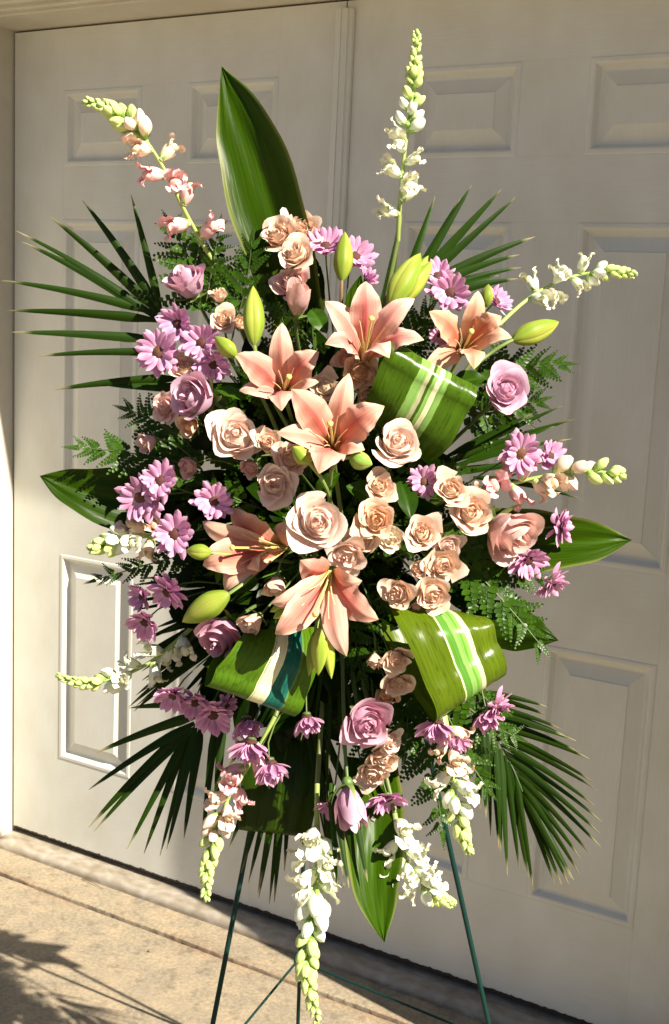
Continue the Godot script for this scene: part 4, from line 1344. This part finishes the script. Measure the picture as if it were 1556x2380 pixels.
func snapdragon(label: String, path: Array, upper: float, counts: Array, sizes: Array, low: String, high: String, marks: Array):
	# counts: open florets, buds, green tip buds; marks: where along the stem each zone starts
	var line := through(pts_of(path), 40)
	var o := thing("snapdragon", label, "snapdragon", line[0], "snapdragons round the rim of the spray")
	var sg := Color(0.30, 0.40, 0.10)
	world_part("stalk", tube(line, 0.0036, 0.0016, 7, [sg * 0.9, Color(0.34, 0.46, 0.12)]), M.stem, o)
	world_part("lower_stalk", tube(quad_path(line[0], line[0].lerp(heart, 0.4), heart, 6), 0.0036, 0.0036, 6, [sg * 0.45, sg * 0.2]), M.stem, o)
	var k := 0
	for zone in 3:
		for q in counts[zone]:
			var lo: float = marks[zone]
			var hi: float = marks[zone + 1]
			var s := lerpf(lo, hi, (q + 0.5) / counts[zone])
			var f := s * 39.0
			var i: int = clampi(int(f), 0, 38)
			var pos := line[i].lerp(line[i + 1], f - i)
			var t := tangent(line, i)
			var x := t.cross(BACK).normalized()
			var z := x.cross(t)
			var a := k * 2.39996 + upper
			var out := x * cos(a) + z * sin(a)
			# blossoms on the far side swing round to where there is room
			if out.dot(BACK) < -0.35:
				out = (out + BACK * 0.9).normalized()
			var lean: float = [0.42, 0.72, 1.25][zone]
			var dir := (out + t * lean + Vector3.DOWN * (0.15 if zone < 2 else 0.0)).normalized()
			var rg := dir.cross(t).normalized()
			var up := rg.cross(dir).normalized()
			var size: float = lerpf(sizes[zone], sizes[zone + 1], (q + 0.5) / counts[zone]) * rng.randf_range(0.88, 1.1)
			var c: Node3D
			if zone == 0:
				c = floret_template(low if q < counts[0] * 0.6 else high, k % 2).duplicate()
			elif zone == 1:
				c = snap_bud_template(high if q < counts[1] * 0.55 else "lime", k % 2).duplicate()
			else:
				c = snap_bud_template("lime", k % 2).duplicate()
			o.add_child(c, true)
			c.name = "floret" if zone == 0 else "flower_bud"
			var bs := Basis(rg, dir, up).rotated(dir, rng.randf_range(-0.4, 0.4)).scaled(Vector3(size, size, size))
			c.transform = o.transform.affine_inverse() * Transform3D(bs, pos + out * 0.002)
			k += 1
	# the tightly packed end of the spike
	var e := line[39]
	var te := tangent(line, 39)
	part("spike_tip", ball(Vector3(0.0035, 0.006, 0.0035), 7, 5, 0.2, Color(0.26, 0.38, 0.10)), M.stem, o, o.transform.affine_inverse() * Transform3D(facing(te, 0.3), e))


func build_flowers():
	# ---- large roses -----------------------------------------------------------------
	var roses := [
		["half", "lavender", 438, 655, 47, way(-0.35, 0.75, 0.62), 0.0, "lavender rose highest on the left, its bloom opening upward"],
		["half", "lavender", 455, 925, 52, way(-0.62, 0.10, 0.75), -0.03, "lavender rose on the left facing outward below four daisies"],
		["open", "blush", 550, 1012, 60, way(0.12, 0.25, 1.0), -0.02, "fully open blush rose left of the centre lily"],
		["open", "blush", 926, 1030, 60, way(0.18, 0.42, 0.9), -0.02, "cream blush rose below the folded striped leaf on the right"],
		["open", "blush", 740, 1213, 67, way(0.10, 0.15, 1.0), -0.04, "largest open blush rose in the middle of the spray"],
		["open", "lavender", 1178, 908, 60, way(0.25, 0.25, 0.9), -0.03, "lavender rose at the right edge beside the bright fern"],
		["half", "pink", 1183, 1240, 64, way(0.55, -0.45, 0.7), -0.03, "pink rose lying on its side over the right broad leaf"],
		["open", "mauve", 853, 1680, 66, way(0.25, -0.30, 0.9), -0.03, "large mauve rose low in the spray right of the teal-striped leaf"],
		["bud", "lavender", 813, 1868, 38, way(0.10, -0.95, 0.28), -0.03, "closed lavender rosebud hanging at the bottom between two daisies"],
		["half", "mauve", 515, 1478, 52, way(-0.45, -0.5, 0.72), 0.0, "shaded dusky pink rose touching the cream-striped folded leaf"],
		["bud", "pink", 694, 700, 34, way(0.12, 0.72, 0.65), 0.0, "closed pale pink rosebud below the topmost peach roses"],
	]
	for k in roses.size():
		var q = roses[k]
		bloom(q[0], q[1], q[2], q[3], q[4], q[5], q[6], q[7], "rose", "large roses in the spray", k)
	# ---- spray roses -------------------------------------------------------------------
	var sprays := [
		["spray", "peach", 648, 545, 40, way(-0.3, 0.40, 0.85), 0.0, "left one of the two topmost peach spray roses"],
		["spray", "peach", 703, 530, 40, way(0.1, 0.45, 0.85), 0.01, "topmost peach spray rose, against the tall leaf's right edge"],
		["spray", "peach", 690, 590, 40, way(-0.2, 0.45, 0.85), -0.01, "peach spray rose just under the topmost pair"],
		["spray", "pink", 680, 655, 40, way(-0.2, 0.4, 0.85), 0.01, "ruffled pink spray rose behind the closed pink bud"],
		["spraybud", "peach", 512, 688, 20, way(0.1, 0.7, 0.6), 0.0, "little peach bud right of the highest lavender rose"],
		["spray", "peach", 520, 742, 29, way(0.1, 0.3, 0.9), 0.0, "small peach spray rose left of the upright lime bud"],
		["spraybud", "peach", 556, 750, 20, way(0.5, 0.3, 0.7), 0.02, "shaded peach bud half hidden by the upright lime bud"],
		["spray", "peach", 430, 855, 33, way(-0.1, 0.35, 0.9), 0.01, "peach spray rose between the daisies and the outward lavender rose"],
		["spray", "pink", 382, 945, 30, way(-0.5, 0.0, 0.8), 0.01, "shaded blush spray rose at the left of the outward lavender rose"],
		["spraybud", "deep", 442, 992, 27, way(-0.4, -0.3, 0.8), 0.01, "shaded peach spray rose directly under the outward lavender rose"],
		["spraybud", "pink", 343, 1028, 27, way(-0.72, -0.25, 0.6), 0.0, "pale half-open bud facing left before the dark fern"],
		["spraybud", "pink", 440, 1085, 26, way(-0.5, -0.35, 0.7), 0.01, "shaded pink-peach bud above the tall daisy pair at left"],
		["spray", "cream", 758, 900, 33, way(0.1, 0.25, 0.95), 0.01, "cream peach spray rose between the left lily and the centre lily"],
		["spray", "deep", 838, 868, 36, way(0.2, -0.3, 0.9), 0.01, "shaded peach spray rose under the upper pink lily"],
		["spray", "deep", 803, 832, 26, way(-0.3, 0.1, 0.9), 0.02, "shaded peach spray rose half covered by the upper pink lily"],
		["spraybud", "peach", 848, 915, 24, way(0.2, -0.6, 0.6), 0.03, "shaded peach bud left of the upper folded striped leaf"],
		["spray", "peach", 622, 1026, 29, way(0.15, 0.15, 0.95), -0.01, "small peach spray rose touching the right side of the open blush rose"],
		["spray", "peach", 678, 1065, 36, way(0.0, 0.1, 1.0), 0.0, "peach spray rose partly behind the stubby lime bud at centre"],
		["spray", "blush", 640, 1125, 42, way(0.05, 0.0, 1.0), -0.02, "pale peach spray rose directly above-left of the largest blush rose"],
		["spraybud", "pink", 583, 1088, 25, way(-0.3, -0.5, 0.7), 0.02, "shaded pink bud under the fully open blush rose"],
		["spray", "peach", 884, 1132, 34, way(0.1, 0.35, 0.9), -0.01, "upright peach spray rose below the cream blush rose"],
		["spray", "deep", 875, 1208, 43, way(0.05, 0.2, 1.0), -0.02, "deep peach spray rose right of the largest blush rose"],
		["spray", "peach", 842, 1252, 30, way(-0.2, -0.2, 0.9), 0.0, "peach spray rose tucked under the deep peach one"],
		["spray", "blush", 803, 1290, 45, way(-0.05, -0.55, 0.8), -0.01, "wide ruffled pale peach spray rose below the largest blush rose"],
		["spray", "cream", 907, 1252, 28, way(0.15, -0.1, 0.95), -0.01, "small cream spray rose under the deep peach one"],
		["spray", "peach", 1050, 1137, 37, way(0.05, 0.35, 0.9), -0.02, "peach spray rose right of the shaded daisy"],
		["spraybud", "peach", 1106, 1150, 22, way(0.6, 0.3, 0.7), 0.0, "small peach bud above the creamy peach rose at right"],
		["spray", "peach", 1097, 1190, 45, way(0.1, 0.25, 0.95), -0.03, "broad creamy peach spray rose left of the side-lying pink rose"],
		["spray", "peach", 983, 1240, 38, way(0.05, 0.35, 0.9), -0.02, "peach spray rose right of the small cream one"],
		["spray", "blush", 1042, 1268, 34, way(0.2, -0.25, 0.9), -0.01, "pale spray rose under the broad creamy peach rose"],
		["spraybud", "peach", 972, 1322, 23, way(-0.05, -0.15, 1.0), -0.01, "little round peach rose left in the lower right trio"],
		["spray", "peach", 1030, 1315, 38, way(0.2, -0.15, 0.95), -0.02, "ruffled peach rose right in the lower right trio"],
		["spray", "peach", 924, 1378, 34, way(-0.3, -0.15, 0.9), -0.02, "part-shaded peach rose just above the lime-striped fold"],
		["spray", "peach", 1006, 1382, 38, way(0.15, -0.2, 0.95), -0.03, "peach rose resting on the lime-striped folded leaf"],
		["spraybud", "peach", 967, 1412, 16, way(0.0, -0.7, 0.7), -0.01, "tiny peach bud hanging over the lime-striped leaf's cream edge"],
		["spraybud", "peach", 642, 1362, 28, way(-0.1, -0.88, 0.4), -0.02, "nodding peach bud left of the lowest lily"],
		["spraybud", "peach", 587, 1448, 31, way(-0.55, -0.55, 0.6), -0.03, "peach bud above the cream-striped folded leaf, facing down-left"],
		["spraybud", "peach", 871, 1535, 22, way(-0.1, -0.85, 0.4), 0.0, "peach bud hanging on a thin stalk left of the lime-striped fold"],
		["spray", "peach", 922, 1532, 32, way(0.0, -0.45, 0.85), -0.02, "upper peach rose of the pair left of the lime-striped fold"],
		["spray", "peach", 925, 1588, 32, way(0.1, -0.5, 0.8), -0.01, "lower peach rose of the pair left of the lime-striped fold"],
		["spraybud", "deep", 897, 1617, 26, way(-0.1, -0.3, 0.9), 0.02, "shaded peach bud behind the large mauve rose"],
		["spray", "blush", 908, 1722, 29, way(0.55, -0.25, 0.8), -0.01, "pale peach rose at the right foot of the mauve rose"],
		["spray", "peach", 890, 1760, 36, way(0.15, -0.5, 0.8), 0.0, "nodding peach rose under the mauve rose"],
		["spray", "peach", 868, 1795, 38, way(-0.1, -0.55, 0.8), 0.01, "lowest peach rose, its ruffled skirt facing down"],
	]
	for k in sprays.size():
		var q = sprays[k]
		bloom(q[0], q[1], q[2], q[3], q[4], q[5], q[6], q[7], "spray_rose", "peach spray roses in the spray", k)
	# ---- lilies -------------------------------------------------------------------------
	lily("upper pink lily with long pale pistil and wide open petals", [850, 805], way(0.05, 0.45, 0.9), [[850, 654, 0.0], [964, 694, -0.01], [986, 790, -0.03], [905, 832, -0.06], [756, 800, -0.04], [756, 700, 0.0]], [42, 34, 34, 36, 34, 36], [864, 740, -0.055], 0.1, -0.03)
	lily("left salmon lily with dark throat below the slim lime bud", [655, 893], way(-0.05, 0.25, 0.95), [[742, 818, -0.02], [656, 750, 0.0], [552, 822, -0.01], [557, 908, 0.0], [655, 955, -0.05], [741, 888, -0.01]], [42, 32, 40, 26, 36, 26], [672, 876, -0.06], 0.25, -0.01)
	lily("right orange-peach lily under the small lime bud", [1090, 792], way(0.15, 0.3, 0.9), [[1166, 735, -0.02], [1112, 676, 0.0], [998, 724, -0.01], [985, 858, -0.01], [1102, 858, -0.05], [1190, 785, -0.03]], [38, 27, 38, 30, 34, 26], [1096, 770, -0.05], 0.7, -0.02)
	lily("large centre lily of peach and pink, nearest the viewer", [775, 1024], way(0.0, 0.25, 0.97), [[894, 944, -0.03], [812, 868, 0.0], [678, 904, -0.02], [644, 1006, -0.02], [742, 1101, -0.06], [848, 1046, -0.02]], [46, 32, 46, 32, 46, 32], [768, 985, -0.06], 0.35, -0.05)
	lily("half-shaded lily at lower left turned towards the left", [622, 1275], way(-0.55, 0.0, 0.8), [[541, 1180, 0.01], [668, 1212, 0.0], [602, 1328, -0.05], [523, 1376, -0.02], [472, 1314, -0.03], [471, 1212, 0.0]], [42, 32, 38, 36, 48, 30], [540, 1273, -0.06], 0.45, 0.035)
	lily("lowest lily, nodding down with its pistil pointing at the folded leaf", [762, 1352], way(-0.10, -0.30, 0.95), [[698, 1302, -0.01], [842, 1350, -0.02], [880, 1440, -0.03], [806, 1526, -0.03], [640, 1474, -0.03], [630, 1402, -0.02]], [42, 32, 42, 34, 42, 30], [733, 1428, -0.055], 0.3, -0.04)
	# ---- lily buds -------------------------------------------------------------------------
	var lime := Color(0.30, 0.39, 0.05)
	lily_bud("slim lime lily bud standing upright above the left lily", [592, 806], [589, 664], 23, -0.03, lime)
	lily_bud("lime lily bud on a brown stalk at the top centre", [795, 656], [802, 538], 21, 0.0, lime * 0.85, [796, 800, 1.86, 1])
	lily_bud("long left bud of the leaning trio behind the upper lily", [906, 718], [978, 588], 29, -0.01, lime)
	lily_bud("right bud of the leaning trio, split off at an angle", [925, 712], [1006, 606], 20, -0.005, lime)
	lily_bud("middle bud of the leaning trio, partly hidden", [915, 715], [996, 594], 20, 0.015, lime * 0.9)
	lily_bud("short lime lily bud leaning left below the small peach rose", [550, 830], [500, 782], 18, -0.03, lime)
	lily_bud("lime lily bud pointing right from the right lily", [1190, 792], [1300, 748], 25, -0.02, lime * 0.95, [1100, 850, 1.86])
	lily_bud("small upright lime bud above the right lily", [1128, 716], [1136, 660], 14, 0.0, lime * 0.8)
	lily_bud("stubby lime bud in front of the centre peach roses", [722, 1078], [681, 1038], 19, -0.07, lime)
	lily_bud("pale green bud right of the centre lily's lowest petal", [812, 1062], [866, 1080], 20, -0.05, lime * Color(0.9, 1.1, 1.6))
	lily_bud("lime bud touching the left tip of the half-shaded lily", [494, 1285], [432, 1280], 17, -0.04, lime)
	lily_bud("long lime lily bud slanting down below the half-shaded lily", [536, 1378], [424, 1446], 28, -0.03, lime)
	lily_bud("yellow-green bud hanging under the lowest lily, middle of three", [748, 1452], [740, 1570], 19, -0.04, lime * 1.15)
	lily_bud("yellow-green bud hanging under the lowest lily, left of three", [735, 1462], [718, 1572], 13, -0.03, lime * 0.8)
	lily_bud("yellow-green bud hanging under the lowest lily, right of three", [758, 1462], [771, 1578], 13, -0.035, lime * 1.15)
	lily_bud("small yellow-green bud between the nodding peach bud and lily", [680, 1395], [628, 1422], 11, -0.03, lime * 1.1)
	lily_bud("tiny yellow-green bud beside the nodding peach bud", [668, 1415], [636, 1438], 9, -0.035, lime)
	# ---- daisies ---------------------------------------------------------------------------
	var dz := [
		[1, 757, 562, 44, way(0.0, 0.5, 0.85), 0.0, "lavender daisy between the topmost peach rose and the lime bud"],
		[1, 832, 588, 44, way(0.35, 0.35, 0.8), 0.02, "lavender daisy half hidden behind the brown-stalked lime bud"],
		[3, 862, 642, 24, way(0.5, 0.6, 0.5), 0.02, "small closed lavender daisy right of the brown-stalked bud"],
		[1, 1020, 632, 40, way(0.1, 0.55, 0.8), 0.01, "upper lavender daisy beside the leaning lime buds"],
		[1, 1048, 676, 46, way(0.0, 0.1, 1.0), -0.01, "full lavender daisy behind the right lily's top petal"],
		[1, 1163, 695, 34, way(0.6, 0.35, 0.7), 0.0, "lavender daisy right of the small upright lime bud"],
		[0, 1022, 778, 22, way(-0.2, 0.3, 0.9), 0.03, "lavender daisy peeping out left of the right lily"],
		[1, 408, 752, 42, way(-0.25, -0.1, 0.95), 0.0, "topmost of the shaded lavender daisies at left"],
		[0, 366, 818, 48, way(-0.2, 0.0, 1.0), -0.02, "leftmost shaded lavender daisy over the palm frond"],
		[1, 466, 795, 44, way(-0.1, 0.0, 1.0), -0.01, "shaded lavender daisy left of the short lime bud"],
		[1, 497, 850, 38, way(0.2, -0.3, 0.9), -0.01, "lavender daisy left of the left lily's lowest-left petal"],
		[1, 368, 1115, 44, way(-0.15, 0.15, 0.95), -0.02, "upper lavender daisy of the pair over the dark left leaf"],
		[0, 324, 1156, 50, way(-0.3, -0.1, 0.95), -0.02, "lower lavender daisy of the pair over the dark left leaf"],
		[1, 497, 1163, 44, way(0.05, 0.1, 1.0), -0.01, "lavender daisy alone above the half-shaded lily"],
		[1, 402, 1242, 48, way(-0.1, 0.0, 1.0), -0.03, "full lavender daisy above the lime bud at lower left"],
		[1, 320, 1390, 34, way(-0.7, -0.15, 0.6), 0.0, "small lavender daisy facing left beside a larger one"],
		[2, 388, 1378, 44, way(-0.5, -0.45, 0.6), -0.02, "lavender daisy seen from the side above the long slanting bud"],
		[1, 330, 1455, 42, way(-0.35, -0.55, 0.7), -0.01, "lavender daisy facing down at the far lower left"],
		[1, 398, 1627, 40, way(-0.25, -0.6, 0.7), 0.0, "lavender daisy at the left of the lower left daisies"],
		[1, 452, 1640, 40, way(0.0, -0.4, 0.85), 0.02, "shaded lavender daisy in the middle of the lower left daisies"],
		[1, 497, 1672, 46, way(0.15, -0.5, 0.8), -0.01, "lavender daisy facing down, right in the lower left daisies"],
		[2, 528, 1640, 26, way(0.5, -0.3, 0.7), 0.03, "shaded small lavender daisy under the cream-striped fold"],
		[3, 574, 1698, 38, way(0.05, -0.9, 0.35), 0.0, "upper hanging lavender daisy on the pink snapdragon stalk"],
		[3, 582, 1755, 44, way(-0.05, -0.85, 0.45), -0.02, "lower hanging lavender daisy left of the pink snapdragon"],
		[3, 637, 1800, 42, way(0.3, -0.8, 0.45), -0.02, "lavender daisy hanging right of the pink snapdragon"],
		[3, 716, 1690, 36, way(0.1, -0.9, 0.35), 0.01, "shaded lavender daisy hanging under the teal-striped leaf"],
		[1, 766, 1882, 38, way(-0.25, -0.75, 0.6), 0.0, "lavender daisy left of the hanging lavender rosebud"],
		[3, 853, 1902, 30, way(0.0, -0.85, 0.4), 0.01, "shaded lavender daisy right under the hanging rosebud"],
		[1, 906, 1868, 42, way(0.25, -0.7, 0.65), -0.01, "lavender daisy right of the hanging lavender rosebud"],
		[3, 1015, 1708, 44, way(-0.15, -0.85, 0.45), -0.02, "lavender daisy hanging under the lime-striped fold"],
		[3, 1068, 1735, 34, way(0.2, -0.85, 0.4), -0.01, "small lavender daisy above the cream snapdragon"],
		[3, 1130, 1682, 36, way(-0.05, -0.85, 0.4), -0.01, "left daisy of the two hanging at the lower right"],
		[2, 1158, 1650, 40, way(0.65, -0.55, 0.45), -0.01, "right daisy of the two hanging at the lower right"],
		[0, 1213, 1053, 44, way(0.1, -0.05, 1.0), -0.04, "lavender daisy with a yellow-ringed centre at the right"],
		[1, 1287, 1055, 36, way(0.45, 0.35, 0.8), -0.01, "lavender daisy with dark centre right of the yellow-ringed one"],
		[0, 987, 1120, 36, way(-0.05, 0.1, 1.0), 0.01, "part-shaded lavender daisy left of the right peach spray rose"],
		[2, 1310, 1225, 42, way(0.85, -0.05, 0.45), -0.02, "lavender daisy in profile over the right broad leaf"],
		[1, 1236, 1310, 44, way(0.4, -0.45, 0.75), -0.03, "lavender daisy under the side-lying pink rose"],
		[2, 1285, 1360, 40, way(0.55, -0.65, 0.4), -0.02, "pale lavender daisy facing down-right below the right broad leaf"],
		[1, 1208, 1288, 26, way(0.2, -0.3, 0.9), 0.0, "small lavender daisy squeezed beneath the side-lying pink rose"],
	]
	for k in dz.size():
		var q = dz[k]
		var o := daisy(q[0], q[1], q[2], q[3], q[4], q[5], q[6], k)
		if q[1] == 1213:
			# the opened disc of this one has a ring of yellow florets
			for j in 16:
				var a := TAU * j / 16
				part("yellow_floret", ball(Vector3(0.035, 0.05, 0.035), 5, 4, 0.0, Color(0.62, 0.42, 0.04)), M.disc, o, Transform3D(Basis(), Vector3(cos(a) * 0.21, 0.12, sin(a) * 0.21)))
	# ---- snapdragons -------------------------------------------------------------------------
	snapdragon("snapdragon at upper left, pink below and lime at its bent tip", [[505, 625, 1.93], [440, 510, 1.90], [380, 390, 1.88], [322, 305, 1.875], [262, 258, 1.87], [200, 236, 1.87]], 0.4, [7, 9, 18], [0.044, 0.037, 0.024, 0.008], "pink", "blush", [0.10, 0.52, 0.72, 0.99])
	snapdragon("tallest snapdragon, white, standing straight up at the top", [[925, 560, 1.93], [930, 470, 1.91], [940, 360, 1.90], [954, 260, 1.895], [964, 160, 1.90], [969, 76, 1.90]], 2.6, [7, 9, 22], [0.038, 0.030, 0.020, 0.007], "white", "white", [0.12, 0.50, 0.72, 0.99])
	snapdragon("white snapdragon reaching out to the upper right", [[1160, 755, 2.05], [1215, 705, 2.08], [1275, 665, 2.10], [1340, 640, 2.11], [1410, 632, 2.11], [1475, 638, 2.11]], 1.0, [7, 4, 14], [0.036, 0.030, 0.020, 0.008], "white", "white", [0.22, 0.66, 0.78, 0.99])
	snapdragon("snapdragon at the right with pink bells hanging under its stalk", [[1080, 1140, 1.89], [1160, 1130, 1.885], [1240, 1112, 1.88], [1320, 1098, 1.875], [1390, 1096, 1.87], [1448, 1104, 1.87]], 1.8, [6, 7, 8], [0.042, 0.036, 0.022, 0.009], "pink", "blush", [0.10, 0.50, 0.86, 0.99])
	snapdragon("short snapdragon at the left with blush buds before the dark leaf", [[400, 1240, 1.93], [350, 1245, 1.92], [300, 1252, 1.91], [260, 1262, 1.905], [214, 1275, 1.90]], 0.8, [4, 9, 11], [0.040, 0.034, 0.022, 0.009], "blush", "white", [0.10, 0.45, 0.80, 0.99])
	snapdragon("white snapdragon curving to the lower left, mostly in shade", [[450, 1455, 1.95], [400, 1500, 1.94], [340, 1545, 1.93], [270, 1575, 1.925], [200, 1588, 1.92], [138, 1572, 1.92]], 2.2, [6, 5, 18], [0.040, 0.032, 0.018, 0.007], "white", "white", [0.08, 0.55, 0.70, 0.99])
	snapdragon("snapdragon hanging at lower left, pink above and lime at its tip", [[640, 1665, 1.88], [590, 1760, 1.87], [540, 1840, 1.86], [505, 1920, 1.855], [485, 2000, 1.85], [478, 2088, 1.85]], 0.2, [7, 9, 18], [0.040, 0.033, 0.021, 0.008], "pink", "blush", [0.12, 0.50, 0.74, 0.99])
	snapdragon("longest white snapdragon hanging straight down at the bottom", [[738, 1820, 1.87], [736, 1930, 1.85], [737, 2040, 1.84], [725, 2150, 1.835], [714, 2260, 1.83], [738, 2374, 1.83]], 1.3, [7, 13, 20], [0.046, 0.039, 0.026, 0.008], "white", "white", [0.18, 0.42, 0.74, 0.99])
	snapdragon("white snapdragon leaning right at the bottom by the easel leg", [[918, 1890, 1.86], [928, 1950, 1.85], [948, 2010, 1.845], [980, 2050, 1.84], [1015, 2080, 1.84], [1052, 2100, 1.84]], 2.0, [9, 5, 16], [0.041, 0.033, 0.020, 0.007], "white", "white", [0.05, 0.62, 0.76, 0.99])
	snapdragon("cream snapdragon hanging at lower right below the small daisy", [[1030, 1640, 1.87], [1045, 1720, 1.86], [1052, 1800, 1.855], [1062, 1870, 1.85], [1074, 1930, 1.85], [1090, 1980, 1.85]], 0.9, [7, 5, 16], [0.036, 0.036, 0.022, 0.008], "blush", "white", [0.05, 0.48, 0.70, 0.99])
